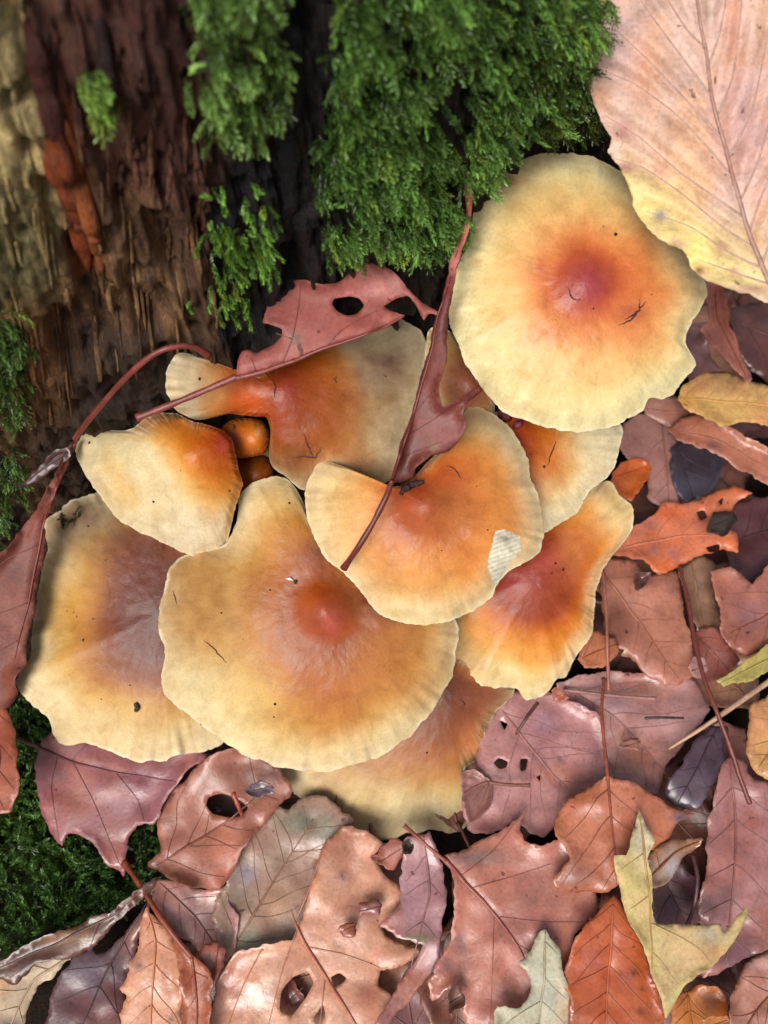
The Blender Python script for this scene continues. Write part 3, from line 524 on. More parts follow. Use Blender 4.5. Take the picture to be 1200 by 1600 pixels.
mushroom('K', 'small orange button squeezed between the shell-shaped cap and the pinched cap', [(344, 672), (360, 657), (384, 653), (408, 657), (420, 674), (422, 694), (413, 709), (392, 714), (374, 716), (360, 706), (348, 692)], (394, 684), 20.1, (0, 0), 0.45,
         [(0, (206, 128, 56)), (0.5, (198, 108, 46)), (1, (170, 96, 44))], (0.02, 12), 0.04, 2.4, 0.06, seed=10, blots=[(360, 688, (11, 10), (140, 92, 112), 0.9), (404, 676, (7, 7), (214, 176, 120), 0.6)], stem_r=0.25, sub=0.5, white_rim=False, base=(-1.9, 11.0, 0.1), cracks=[[(362, 660), (368, 668), (366, 674)]])
mushroom('J', 'dark orange button cap hidden below the small orange button', [(366, 722), (385, 708), (410, 712), (424, 726), (428, 750), (418, 772), (395, 778), (376, 764)], (398, 742), 20.9, (0, 0), 0.4, [(0, (168, 92, 40)), (1, (150, 80, 36))], (0.02, 12), 0.04, 2.2, 0.05, seed=11, stem_r=0.25, sub=0.5, white_rim=False, base=(-1.7, 10.7, 0.1))
mushroom('L', 'small brown cap mostly hidden behind the twisted leaf', [(672, 512), (700, 516), (722, 545), (744, 590), (770, 622), (772, 650), (745, 665), (705, 655), (680, 625), (664, 570)], (735, 600), 20.0, (0, 0), 0.5, [(0, (150, 86, 64)), (0.5, (160, 104, 76)), (0.85, (190, 146, 96)), (1, (216, 180, 120))], (0.03, 20), 0.08, 2.0, 0.08, seed=12, stem_r=0.3, sub=0.7, base=(1.0, 12.6, 0.1))

# torn patch on the notched cap: bare gills seen through the skin
def torn_patch():
    dep, rt, base, _, _ = CAPS['F']; poly = resample(catmull([(773, 828), (789, 829), (810, 838), (815, 857), (797, 878), (785, 897), (776, 914), (769, 905), (765, 893), (761, 876), (770, 852)], True, 6), 2.5); poly = poly + 2.2 * np.stack([noise(poly[:, 0] / 6, poly[:, 1] / 6, s=1), noise(poly[:, 0] / 6, poly[:, 1] / 6, s=2)], 1)
    v, f = fill(poly, (), 2.2); de = segdist(v, poly, True); u_ = (v[:, 0] * 0.35 + v[:, 1] * 0.94)
    h = 0.012 * sstep(0, 4, de) + 0.010 * np.sin(u_ * 0.95 + 0.6 * noise(v[:, 0] / 14, v[:, 1] / 14, s=2)) * sstep(1, 6, de)
    c = lin((226, 218, 192)) * (0.86 + 0.14 * np.sin(u_ * 0.95))[:, None]; wb = np.exp(-(((v[:, 0] - 790) / 9) ** 2 + ((v[:, 1] - 842) / 6) ** 2))[:, None] * 0.75; c = c * (1 - wb) + lin((110, 84, 62)) * wb
    mesh('torn_patch', at_depth(v, dep(v) - h), f, M_GILL, rt, base, c)
torn_patch()

# ------------------------------------------------------------------ leaves
def leaf(label, outline, base=None, alt=None, h0=1.0, mid=None, tilt=(0, 0), cup=0.0, curl=0.0, curlw=26, buck=0.10, crease=0.0, holes=(), pet=None, blots=(), mat=None, mode='g', veins=8,
         vein_col=None, vang=48, seed=0, mid_r=0.042, pet_r=0.055, name='fallen_leaf', cat='leaf', group='fallen leaves of the forest floor', wob=1.7, step=7.0, side_veins=None, corr=0.0, gain=1.0, fold=None, prom=0.5):
    mat = mat or M_LEAF
    if mode == 'g':
        buck *= 1.5; curl *= 0.9; h0 = 0.45 + h0 * 1.1
        if pet is not None: pet = [(x, y, 0.45 + z * 1.1) for x, y, z in pet]
    out = resample(catmull(outline, True, 8), 3.5)
    nrm = np.roll(out, -1, 0) - np.roll(out, 1, 0); nrm = np.stack([nrm[:, 1], -nrm[:, 0]], 1); nrm /= np.maximum(np.linalg.norm(nrm, axis=1, keepdims=True), 1e-6)
    out = out + nrm * (wob * (1.5 * noise(out[:, 0] / 30, out[:, 1] / 30, s=seed + 2) + 1.2 * noise(out[:, 0] / 13, out[:, 1] / 13, s=seed) + 0.9 * noise(out[:, 0] / 5, out[:, 1] / 5, s=seed + 1)))[:, None]
    hol = [resample(catmull(h, True, 5), 4.0) for h in holes]; ctr = out.mean(0)
    if mid is None: mid = [out[np.argmax(out[:, 1])], ctr, out[np.argmin(out[:, 1])]]
    mid = resample(catmull(mid, False, 8), 5.0, False); mid = mid + 1.6 * np.stack([noise(mid[:, 0] / 45, mid[:, 1] / 45, s=seed + 31), noise(mid[:, 0] / 45, mid[:, 1] / 45, s=seed + 32)], 1)
    # side veins grow from the midrib toward its far end until they reach the margin
    lines = []
    if side_veins is not None: lines = [resample(catmull(s_, False, 8), 5.0, False) for s_ in side_veins]
    elif veins:
        g = np.random.default_rng(seed + 5)
        for k in range(veins):
            i = int((k + 0.5 + g.uniform(-.2, .2)) / veins * (len(mid) - 2)); d = mid[min(i + 2, len(mid) - 1)] - mid[max(i - 2, 0)]; d /= max(np.linalg.norm(d), 1e-6)
            for sgn in (-1, 1):
                a = math.radians(vang + g.uniform(-8, 8)) * sgn; q = [mid[i]]; p_ = mid[i].copy()
                aa = a * (1 - 0.004 * np.arange(90)) + 0.30 * noise(np.arange(90) / 7.0, np.arange(90) * 0 + k * 3.1 + sgn, s=seed); q = p_ + np.cumsum(5 * np.stack([d[0] * np.cos(aa) - d[1] * np.sin(aa), d[0] * np.sin(aa) + d[1] * np.cos(aa)], 1), 0)
                ok = inside(q, out)
                for h in hol: ok &= ~inside(q, h)
                e_ = int(np.argmin(ok)) if not ok.all() else len(q)
                if e_ > 5: lines.append(np.vstack([mid[i][None], q[:e_ - 1]]))
    allv = np.vstack([l_ for l_ in lines]) if lines else None
    def hgt(p):
        p = np.atleast_2d(p); de = segdist(p, out, True); ins = inside(p, out); de = np.where(ins, de, 0); dm = segdist(p, mid)
        h = (tilt[0] * (p[:, 0] - ctr[0]) + tilt[1] * (p[:, 1] - ctr[1])) / 100 + cup * (dm / 100) ** 2 + crease * dm / 100
        h = h + buck * (fbm(p[:, 0] / 80, p[:, 1] / 80, s=seed + 7, o=2) + 0.12 * noise(p[:, 0] / 22, p[:, 1] / 22, s=seed + 8))
        if curl: h = h + curl * np.clip(1 - de / curlw, 0, 1) ** 2 * np.clip(-0.1 + 1.7 * noise(p[:, 0] / 70, p[:, 1] / 70, s=seed + 9), -0.35, 1.6)
        if corr and allv is not None:
            dv = np.minimum(np.min([segdist(p, l_) for l_ in lines], 0), dm); h = h + corr * (sstep(0, 24, dv) - 0.5)
        h = h - 0.03 * np.exp(-(dm / 6) ** 2)
        if fold:   # (x0,y0,x1,y1,lift): everything left of the line is bent up
            x0, y0, x1, y1, lift = fold; L_ = math.hypot(x1 - x0, y1 - y0); sd = ((p[:, 0] - x0) * (y1 - y0) - (p[:, 1] - y0) * (x1 - x0)) / L_; h = h + lift * np.maximum(sd, 0) / 100
        return h
    if mode == 'g': place = lambda p, e=0.0: at_height(p, h0 + hgt(p) + e)
    elif mode == 'd': place = lambda p, e=0.0: at_depth(p, h0 - hgt(p) - e)
    else: place = lambda p, e=0.0: np.c_[(np.atleast_2d(p) - 600) * np.array([1, -1]) / 65.0, h0 + hgt(p) + e]
    v, f = fill(out, hol, step, seed); de = segdist(v, out, True); dm = segdist(v, mid)
    base_c = lin(base); alt_c = lin(alt) if alt is not None else base_c * 0.7
    n1 = fbm(v[:, 0] / 60, v[:, 1] / 60, s=seed + 11); n2 = fbm(v[:, 0] / 20, v[:, 1] / 20, s=seed + 13)
    wgt = np.clip(sstep(-0.35, 0.6, n1) * 0.8 + 0.35 * n2, 0, 1)[:, None]; C = base_c * (1 - wgt) + alt_c * wgt
    for (bx, by, br, bc, ba) in blots:
        br = (br, br) if np.isscalar(br) else br; q = ((v[:, 0] - bx) / br[0]) ** 2 + ((v[:, 1] - by) / br[1]) ** 2
        wb = np.clip(ba * np.exp(-q * (1 + 0.6 * n2)), 0, 1)[:, None]; C = C * (1 - wb) + lin(bc) * wb
    lum = (C @ np.array([0.3, 0.59, 0.11]))[:, None]; C = np.maximum(lum + (C - lum) * (0.97 if mat is M_DRY else 0.98), 0.004) * (np.array([1.04, 1.02, 1.0]) if mat is M_DRY else np.array([1.12, 1.10, 1.12])) * gain
    C = np.clip(C, 0, 0.95)
    b3 = place(ctr[None])[0]; rt = root(name, b3, label, cat, group)
    bl = mesh('blade', place(v), f, mat, rt, b3, C)
    sm = bl.modifiers.new('thickness', 'SOLIDIFY'); sm.thickness = 0.00012; sm.offset = -1
    vc = (lin(vein_col) * 0.6 + base_c * 0.4) * np.array([0.95, 0.85, 0.8]) if vein_col is not None else base_c * np.array([0.78, 0.68, 0.62]); upv = -FWD if mode != 'w' else (0, 0, 1)
    tt = np.linspace(0, 1, len(mid)); r_ = mid_r * (1 - 0.72 * tt) * (1 if pet is not None else 0.2 + 0.8 * sstep(0, 0.25, tt)); vv, ff = tube(place(mid, 0.02), r_, 8, 0.8, up=upv + np.array([0.01, 0.02, 0]))
    mesh('midrib', vv, ff, M_VEIN, bl, b3, np.tile(vc, (len(vv), 1)))
    if lines:
        ps = [tube(place(l_, 0.012), np.linspace(mid_r * prom * 0.75, mid_r * 0.10, len(l_)), 5, 0.5, up=upv + np.array([0.01, 0.02, 0])) for l_ in lines if len(l_) > 2]
        vv, ff = join(ps); mesh('side_veins', vv, ff, M_VEIN, bl, b3, np.tile(vc * 0.5 + base_c * 0.42, (len(vv), 1)))
    if pet is not None:   # pixel line + heights above (or depths)
        pp = np.asarray(pet, float); pl = resample(catmull(pp, False, 8), 4.0, False)
        if mode == 'd' and name != 'beech_leaf':
            wp, _n = wall_hit(pl[:, :2], 0.95); pl[:, 2] = np.minimum(pl[:, 2], (wp - CAMP) @ FWD)
        P3 = at_height(pl[:, :2], pl[:, 2]) if mode == 'g' else at_depth(pl[:, :2], pl[:, 2]) if mode == 'd' else np.c_[(pl[:, :2] - 600) * np.array([1, -1]) / 65.0, pl[:, 2]]
        k = np.linspace(0, 1, len(P3)); rr = pet_r * (0.85 + 0.35 * np.clip((k - 0.9) / 0.1, 0, 1) + 0.1 * noise(k * 9, k * 0, s=seed)); vv, ff = tube(P3, rr, 9, 0.85)
        mesh('petiole', vv, ff, M_VEIN, rt, b3, np.tile(vc * 0.95, (len(vv), 1)) * (1 + 0.25 * noise(vv[:, 0] * 4, vv[:, 1] * 4, vv[:, 2] * 4, s=seed))[:, None])
    return rt

PINK, MAUVE, TAN, ORANGE, RUST, DARK, PALE = (176, 112, 92), (146, 102, 104), (198, 146, 112), (206, 104, 52), (142, 80, 56), (74, 50, 52), (206, 196, 168)

# --- leaves resting on the mushrooms
leaf('red-brown leaf with a torn hole lying over the dark rusty cap', [(369, 588), (371, 563), (379, 549), (390, 547), (400, 552), (414, 546), (429, 538), (440, 526), (440, 514), (427, 508), (410, 505), (417, 480), (423, 455), (433, 445), (450, 438), (475, 439), (504, 445), (529, 440), (550, 424), (567, 407), (577, 405), (600, 415), (621, 430), (638, 451), (658, 472), (683, 486), (700, 495), (696, 501), (679, 491), (669, 491), (662, 501), (657, 492), (647, 473), (637, 463), (620, 466), (598, 479), (612, 486), (633, 493), (600, 509), (558, 526), (517, 540), (454, 565), (412, 578)],
     (158, 88, 78), (138, 72, 64), 18.3, [(369, 590), (412, 579), (454, 566), (517, 541), (558, 527), (600, 511), (630, 495)], (0.1, 0.15), 0.0, 0.28, 34, 0.10, holes=[[(522, 467), (546, 463), (562, 467), (569, 478), (558, 490), (542, 493), (527, 486), (519, 475)]], pet=[(372, 588, 18.5), (330, 606, 18.55), (285, 625, 18.6), (240, 643, 18.65), (214, 653, 18.7)],
     blots=[(600, 445, (26, 20), (196, 128, 120), 0.85), (462, 530, 11, (120, 100, 84), 0.8), (570, 430, (14, 20), (170, 100, 96), 0.6)], mode='d', side_veins=[[(440, 568), (456, 530), (466, 480), (470, 442)], [(505, 545), (535, 515), (575, 492), (590, 485)], [(456, 530), (430, 520)], [(400, 580), (392, 560)]], mat=M_MATTE, seed=101, vein_col=(120, 58, 54), pet_r=0.085, wob=0.8, mid_r=0.06, prom=0.4)
leaf('dark red-brown leaf, twisted and folded, its stalk across the notched cap', [(728, 263), (726, 290), (729, 330), (721, 370), (705, 405), (702, 425), (694, 455), (687, 480), (677, 509), (671, 547), (658, 588), (642, 651), (625, 697), (617, 734), (611, 753), (630, 752), (646, 747), (650, 731), (675, 713), (700, 705), (717, 688), (729, 663), (723, 647), (730, 630), (756, 610), (748, 602), (715, 624), (692, 637), (685, 608), (697, 563), (699, 501), (706, 463), (712, 420), (722, 390), (734, 350), (739, 300)],
     (116, 56, 46), (92, 42, 36), 18.0, [(612, 752), (628, 700), (645, 650), (662, 590), (676, 545), (684, 500), (697, 455), (712, 400), (730, 330)], (0.25, -0.20), 0.0, 0.30, 16, 0.05, pet=[(613, 750, 18.02), (604, 775, 18.2), (583, 817, 18.3), (560, 855, 18.45), (537, 888, 18.9)],
     blots=[(727, 340, (16, 90), (186, 108, 92), 0.95), (709, 408, (12, 12), (196, 120, 104), 0.9), (678, 698, 7, (120, 112, 84), 0.8), (690, 665, (40, 40), (136, 78, 70), 0.6)], mode='d', side_veins=[[(636, 680), (670, 660), (715, 628), (748, 607)], [(622, 720), (650, 705), (690, 690)], [(645, 650), (668, 620), (685, 606)]], mat=M_MATTE, seed=102, wob=0.8, pet_r=0.075, vein_col=(110, 44, 44), step=6, prom=0.35)
leaf('large wavy beech leaf, pinkish tan with yellow margin, over the round yellow cap', [(938, -20), (934, 19), (931, 56), (923, 91), (922, 119), (927, 156), (938, 186), (955, 214), (949, 238), (972, 266), (988, 300), (990, 325), (1007, 350), (1034, 375), (1068, 391), (1082, 419), (1101, 437), (1131, 447), (1159, 456), (1187, 468), (1226, 480), (1262, 452), (1300, 390), (1340, 250), (1352, 100), (1330, -60), (1280, -190), (1180, -290), (1120, -300), (1040, -230), (970, -120)],
     (216, 184, 170), (220, 172, 136), 16.3, [(1224, 482), (1200, 437), (1181, 394), (1162, 341), (1144, 272), (1125, 203), (1112, 150), (1103, 78), (1089, 0), (1078, -80), (1075, -200), (1100, -290)], (0.15, -0.10), -0.06, 0.0, 30, 0.16, side_veins=[[(1101, 74), (1075, 48), (1044, 0), (1010, -70)], [(1111, 150), (1070, 95), (1003, 3), (975, -60)], [(1127, 215), (1090, 175), (1019, 100), (937, 23)], [(1144, 278), (1110, 235), (1056, 178), (990, 130), (930, 106)], [(1160, 338), (1120, 310), (1062, 269), (1000, 215), (945, 180)], [(1178, 388), (1130, 355), (1062, 300), (1005, 262), (962, 248)], [(1192, 420), (1140, 395), (1080, 355), (1010, 330)], [(1204, 445), (1160, 430), (1090, 405)], [(1108, 100), (1122, 60), (1134, 0), (1140, -80)], [(1122, 178), (1145, 120), (1156, 30), (1165, -60)], [(1140, 245), (1175, 170), (1194, 84), (1215, -40)], [(1158, 310), (1185, 250), (1205, 180), (1260, 40)], [(1172, 360), (1188, 310), (1220, 240), (1300, 100)], [(1190, 415), (1215, 350), (1270, 270)], [(1086, -20), (1050, -80), (1010, -140)], [(1086, -20), (1130, -110), (1160, -170)]],
     blots=[(1010, 320, (70, 55), (232, 214, 134), 0.9), (1085, 390, (80, 50), (236, 218, 128), 0.95), (1150, 430, (70, 40), (232, 214, 140), 0.85), (975, 285, (24, 30), (222, 208, 126), 0.7), (1010, 115, (26, 60), (214, 150, 108), 0.7), (1145, 40, (14, 70), (206, 132, 92), 0.7), (1080, 240, (70, 60), (226, 176, 128), 0.6), (975, 205, (16, 16), (176, 124, 116), 0.9), (978, 262, (18, 10), (160, 116, 112), 0.9), (940, 150, (18, 26), (196, 140, 92), 0.8), (1032, 337, (11, 9), (140, 136, 146), 1.0), (1057, 382, (16, 9), (172, 128, 112), 0.9), (1093, 424, (9, 9), (150, 100, 72), 1.0), (1128, 385, (12, 12), (190, 142, 112), 0.9), (1033, 265, (14, 14), (190, 138, 120), 0.8), (1148, 425, (10, 8), (186, 140, 110), 0.8), (1170, 452, (30, 7), (170, 130, 110), 0.8), (1160, 200, (50, 120), (206, 164, 166), 0.7), (960, 60, (34, 60), (212, 178, 178), 0.8), (960, 235, (14, 16), (220, 206, 194), 0.8)],
     mat=M_DRY, mode='d', seed=103, vein_col=(126, 88, 80), wob=1.2, mid_r=0.06, corr=0.15, step=6, name='beech_leaf', pet=[(1222, 480, 16.3), (1250, 520, 16.6), (1270, 570, 17.3)], prom=0.6)
leaf('rolled red-brown leaf with long arched stalk beside the stump', [(106, 697), (90, 733), (71, 767), (50, 804), (25, 842), (-20, 885), (-60, 960), (-50, 1110), (8, 1112), (31, 1087), (22, 1060), (42, 1034), (45, 992), (54, 950), (64, 890), (72, 850), (71, 815), (80, 790), (92, 760), (107, 722), (122, 688)],
     (124, 68, 56), (92, 50, 42), 21.2, [(112, 692), (95, 742), (72, 800), (58, 870), (42, 950), (20, 1040)], (0.15, -0.25), 0.0, 0.45, 24, 0.08, pet=[(116, 686, 20.3), (137, 658, 20.2), (158, 633, 20.0), (183, 604, 19.6), (208, 579, 19.2), (233, 558, 18.9), (258, 545, 18.8), (287, 540, 18.8), (308, 544, 18.9), (326, 555, 19.0)], mode='d', veins=5, mat=M_MATTE, seed=104, pet_r=0.075, vein_col=(128, 58, 54), blots=[(30, 960, (26, 50), (128, 76, 60), 0.6), (10, 1060, (40, 50), (124, 70, 52), 0.7)])
leaf('small shrivelled dark brown leaf scrap beneath the arched stalk', [(110, 694), (86, 706), (52, 733), (34, 752), (38, 762), (62, 750), (86, 730), (108, 712)], (78, 48, 44), (58, 36, 34), 20.6, [(110, 702), (70, 730), (36, 757)], (0, 0), 0, 0.2, 10, 0.06, mode='d', veins=0, seed=105)
leaf('orange-brown leaf strip poking out below the rolled leaf', [(-60, 1088), (-10, 1098), (8, 1108), (21, 1145), (28, 1177), (28, 1212), (24, 1247), (17, 1270), (-10, 1275), (-70, 1260)], (164, 88, 58), (140, 70, 50), 2.4, [(-10, 1100), (0, 1190), (-10, 1268)], (0, 0), 0.1, 0.15, 20, 0.08, veins=4, seed=106)
leaf('mauve-red leaf with three sharp points lying on the ground moss', [(58, 1166), (80, 1143), (140, 1120), (220, 1130), (312, 1150), (320, 1188), (297, 1201), (280, 1219), (259, 1250), (241, 1289), (228, 1286), (212, 1290), (203, 1305), (200, 1325), (194, 1370), (183, 1362), (168, 1354), (154, 1331), (140, 1313), (119, 1301), (106, 1300), (101, 1308), (97, 1322), (87, 1312), (79, 1299), (70, 1286), (61, 1261), (54, 1222), (53, 1194)],
     (142, 88, 92), (156, 90, 80), 1.3, [(58, 1168), (115, 1192), (213, 1213), (273, 1221)], (0.1, 0.0), -0.08, 0.12, 22, 0.12, pet=[(60, 1168, 1.35), (45, 1162, 1.5), (25, 1153, 1.5)], side_veins=[[(115, 1193), (145, 1250), (170, 1310), (192, 1364)], [(90, 1182), (80, 1230), (92, 1310)], [(180, 1207), (215, 1250), (225, 1284)], [(110, 1190), (150, 1150), (190, 1135)]], seed=107, vein_col=(104, 52, 58), blots=[(120, 1240, (16, 40), (170, 106, 84), 0.6)], prom=0.4)

# --- litter along the bottom
leaf('brown leaf with a curled hole beneath the lowest mauve-brown cap', [(245, 1296), (252, 1268), (276, 1233), (304, 1200), (336, 1177), (378, 1170), (420, 1185), (446, 1215), (456, 1238), (419, 1280), (388, 1315), (366, 1355), (342, 1387), (305, 1388), (269, 1374), (242, 1358), (234, 1350), (252, 1326)], (152, 94, 74), (176, 116, 96), 1.35, [(244, 1352), (300, 1318), (360, 1280), (420, 1225)], (-0.05, -0.15), 0.0, 0.3, 26, 0.16, holes=[[(326, 1246), (346, 1240), (374, 1250), (388, 1262), (378, 1274), (356, 1277), (332, 1271), (322, 1258)]], blots=[(350, 1215, (60, 24), (120, 74, 54), 0.7), (350, 1340, (24, 50), (180, 96, 62), 0.6)], seed=110, veins=6)
leaf('soggy grey-green rotting leaf with algae under the lowest brown cap', [(380, 1310), (400, 1285), (430, 1262), (452, 1268), (475, 1240), (520, 1252), (556, 1280), (530, 1330), (500, 1345), (496, 1390), (480, 1450), (430, 1490), (370, 1512), (340, 1470), (338, 1410), (350, 1390), (356, 1352)], (168, 132, 112), (138, 120, 98), 1.0, [(365, 1480), (420, 1390), (490, 1280)], (0, 0), 0.0, 0.05, 24, 0.14, wob=3.5, blots=[(470, 1285, (36, 24), (92, 98, 72), 0.9), (510, 1300, (18, 18), (140, 150, 130), 0.8), (385, 1470, (22, 20), (150, 156, 120), 0.8), (385, 1365, (18, 18), (128, 122, 134), 0.8), (430, 1420, (20, 40), (186, 140, 104), 0.7), (440, 1340, (20, 30), (120, 92, 66), 0.7)], mat=M_WET, seed=111, veins=7)
leaf('lilac-pink wet leaf crossed by a red stalk', [(236, 1378), (270, 1376), (305, 1388), (348, 1388), (372, 1436), (368, 1490), (338, 1506), (300, 1476), (262, 1452), (240, 1420)], (170, 124, 118), (178, 110, 86), 0.95, [(250, 1380), (300, 1430), (350, 1495)], (0, 0), 0.1, 0.12, 20, 0.14, mat=M_WET, seed=112, veins=5, blots=[(330, 1400, (12, 30), (176, 92, 58), 0.7)])
leaf('narrow burnt-orange leaf with long stalk rising to the pointed mauve leaf', [(270, 1458), (288, 1478), (306, 1496), (326, 1512), (334, 1542), (330, 1585), (326, 1640), (290, 1640), (284, 1580), (281, 1530), (276, 1495)], (166, 86, 46), (140, 68, 40), 1.75, [(298, 1492), (305, 1540), (308, 1630)], (0, 0), -0.2, 0.2, 18, 0.06, pet=[(300, 1496, 1.85), (275, 1466, 1.95), (250, 1432, 1.95), (215, 1378, 1.75), (194, 1348, 1.4)], seed=113, veins=3, pet_r=0.08, vein_col=(122, 56, 50))
leaf('small glossy curled leaf lobe beside the burnt-orange leaf', [(305, 1488), (320, 1478), (338, 1474), (354, 1486), (350, 1506), (340, 1524), (330, 1545), (318, 1520)], (158, 92, 74), (130, 68, 52), 1.6, [(330, 1545), (335, 1510), (340, 1478)], (0, 0), 0.8, 0.2, 12, 0.08, mat=M_WET, seed=114, veins=0)
leaf('peach-tan spotted leaf with toothed edge below the dark mauve leaf', [(229, 1419), (241, 1432), (256, 1450), (270, 1461), (280, 1502), (285, 1555), (288, 1640), (190, 1640), (186, 1583), (197, 1558), (185, 1545), (199, 1520), (210, 1492), (219, 1468), (219, 1445)], (208, 148, 112), (196, 132, 98), 1.45, [(229, 1420), (243, 1470), (238, 1540), (234, 1630)], (0, 0), -0.15, 0.12, 18, 0.10, seed=115, veins=6, vein_col=(206, 140, 100), blots=[(216, 1509, 7, (90, 70, 60), 0.9), (268, 1592, 4, (70, 50, 40), 0.9), (215, 1570, 3, (90, 60, 50), 0.8)], wob=2.2)
leaf('dark mauve-grey leaf turning rusty at its edge near the ground moss', [(235, 1398), (212, 1440), (196, 1456), (176, 1480), (152, 1494), (138, 1482), (116, 1492), (98, 1520), (80, 1552), (64, 1640), (200, 1640), (198, 1560), (206, 1510), (220, 1466), (234, 1425)], (98, 76, 82), (112, 60, 50), 1.15, [(230, 1410), (170, 1510), (120, 1620)], (0, 0), 0.1, 0.2, 22, 0.12, mat=M_WET, seed=116, veins=5, blots=[(205, 1450, (16, 50), (146, 84, 66), 0.9), (160, 1590, (60, 20), (96, 40, 32), 0.9), (130, 1525, (30, 30), (104, 92, 104), 0.6)])
leaf('long brown split leaf lying along the edge of the ground moss', [(-50, 1520), (0, 1500), (21, 1488), (70, 1464), (140, 1436), (171, 1425), (210, 1394), (248, 1370), (228, 1400), (196, 1430), (171, 1452), (140, 1482), (105, 1497), (60, 1503), (42, 1520), (26, 1538), (0, 1532), (-50, 1560)], (104, 68, 52), (78, 50, 42), 1.75, [(245, 1374), (180, 1428), (90, 1472), (-40, 1530)], (0, 0), -0.2, 0.15, 14, 0.08, blots=[(110, 1465, (40, 10), (162, 122, 84), 0.7)], seed=117, veins=4, vang=30)
leaf('pale cream decayed leaf under the long split leaf', [(118, 1488), (84, 1527), (58, 1542), (46, 1566), (30, 1640), (-60, 1640), (-60, 1530), (0, 1510), (60, 1492)], (206, 186, 158), (170, 140, 116), 1.2, [(110, 1495), (50, 1535), (10, 1620)], (0, 0), 0, 0.15, 20, 0.1, mat=M_DRY, seed=118, veins=5, blots=[(20, 1600, (26, 14), (70, 46, 40), 0.8), (5, 1535, (10, 20), (206, 140, 90), 0.7)])
leaf('big peach-tan holed leaf with a red main vein under the lowest brown cap', [(325, 1640), (329, 1585), (338, 1540), (368, 1490), (413, 1478), (462, 1466), (478, 1420), (490, 1370), (500, 1328), (535, 1292), (571, 1298), (598, 1318), (580, 1340), (600, 1362), (622, 1382), (640, 1400), (618, 1422), (595, 1444), (610, 1464), (652, 1481), (657, 1490), (628, 1512), (594, 1516), (594, 1540), (616, 1562), (596, 1640)], (204, 150, 118), (186, 124, 100), 1.35, [(455, 1420), (472, 1468), (508, 1526), (553, 1598), (580, 1640)], (0, 0), 0.0, 0.16, 22, 0.13, holes=[[(440, 1549), (458, 1527), (481, 1518), (490, 1535), (476, 1562), (455, 1588), (437, 1580)], [(517, 1527), (530, 1520), (542, 1529), (535, 1536), (522, 1544)], [(490, 1590), (505, 1570), (508, 1590), (498, 1604)]], blots=[(530, 1330, (24, 70), (150, 96, 70), 0.6), (490, 1360, (14, 40), (186, 112, 66), 0.7), (575, 1420, (22, 14), (140, 90, 84), 0.8), (545, 1450, (14, 12), (146, 92, 76), 0.8), (415, 1552, 7, (150, 96, 92), 0.9), (575, 1560, (24, 34), (160, 82, 62), 0.7), (490, 1355, 8, (100, 90, 100), 0.7), (535, 1368, 7, (120, 100, 110), 0.7)], side_veins=[[(465, 1450), (440, 1520), (420, 1600)], [(480, 1480), (540, 1492), (594, 1512)], [(462, 1440), (485, 1385), (510, 1310)], [(410, 1482), (380, 1540), (350, 1620)], [(508, 1526), (500, 1600)]], seed=119, vein_col=(176, 92, 72), mid_r=0.075, prom=0.4, wob=1.6)
leaf('smooth lilac-mauve leaf with rusty lower edge beside the broad pink-brown leaf', [(636, 1308), (670, 1298), (692, 1350), (698, 1405), (690, 1458), (684, 1500), (650, 1550), (600, 1610), (585, 1600), (610, 1560), (650, 1500), (662, 1477), (618, 1462), (592, 1446), (625, 1410), (625, 1369)], (166, 122, 126), (158, 98, 86), 1.6, [(660, 1305), (670, 1400), (640, 1520)], (0, 0), 0.1, -0.1, 24, 0.12, mat=M_WET, seed=120, veins=4, blots=[(640, 1540, (40, 50), (162, 92, 64), 0.9), (656, 1466, (20, 8), (120, 124, 84), 0.9), (600, 1330, (16, 26), (150, 86, 70), 0.7)])
leaf('broad pink-brown lobed leaf with stalk emerging from below the lowest brown cap', [(694, 1337), (741, 1320), (775, 1303), (800, 1284), (820, 1266), (812, 1296), (822, 1313), (849, 1318), (876, 1314), (900, 1330), (920, 1370), (932, 1398), (934, 1418), (917, 1441), (900, 1462), (890, 1495), (876, 1522), (860, 1560), (830, 1600), (820, 1640), (726, 1640), (725, 1560), (721, 1538), (704, 1542), (676, 1563), (670, 1539), (684, 1509), (701, 1475), (708, 1441), (711, 1397), (706, 1360)], (180, 114, 94), (164, 104, 92), 1.95, [(694, 1343), (718, 1370), (775, 1431), (815, 1492), (840, 1560)], (0, 0), -0.05, 0.12, 26, 0.14, pet=[(696, 1345, 2.0), (675, 1328, 2.1), (650, 1306, 2.1), (632, 1290, 2.0)], side_veins=[[(775, 1432), (840, 1440), (912, 1441)], [(772, 1430), (770, 1500), (766, 1600)], [(718, 1370), (770, 1330), (815, 1272)], [(735, 1388), (800, 1370), (860, 1350)], [(800, 1470), (850, 1500), (875, 1515)]], blots=[(745, 1340, (44, 12), (132, 112, 108), 0.9), (720, 1470, (7, 14), (126, 100, 108), 0.8), (698, 1510, (10, 14), (120, 92, 96), 0.7), (825, 1405, (16, 12), (150, 100, 88), 0.6)], seed=121, vein_col=(134, 66, 66), mid_r=0.065, prom=0.3)
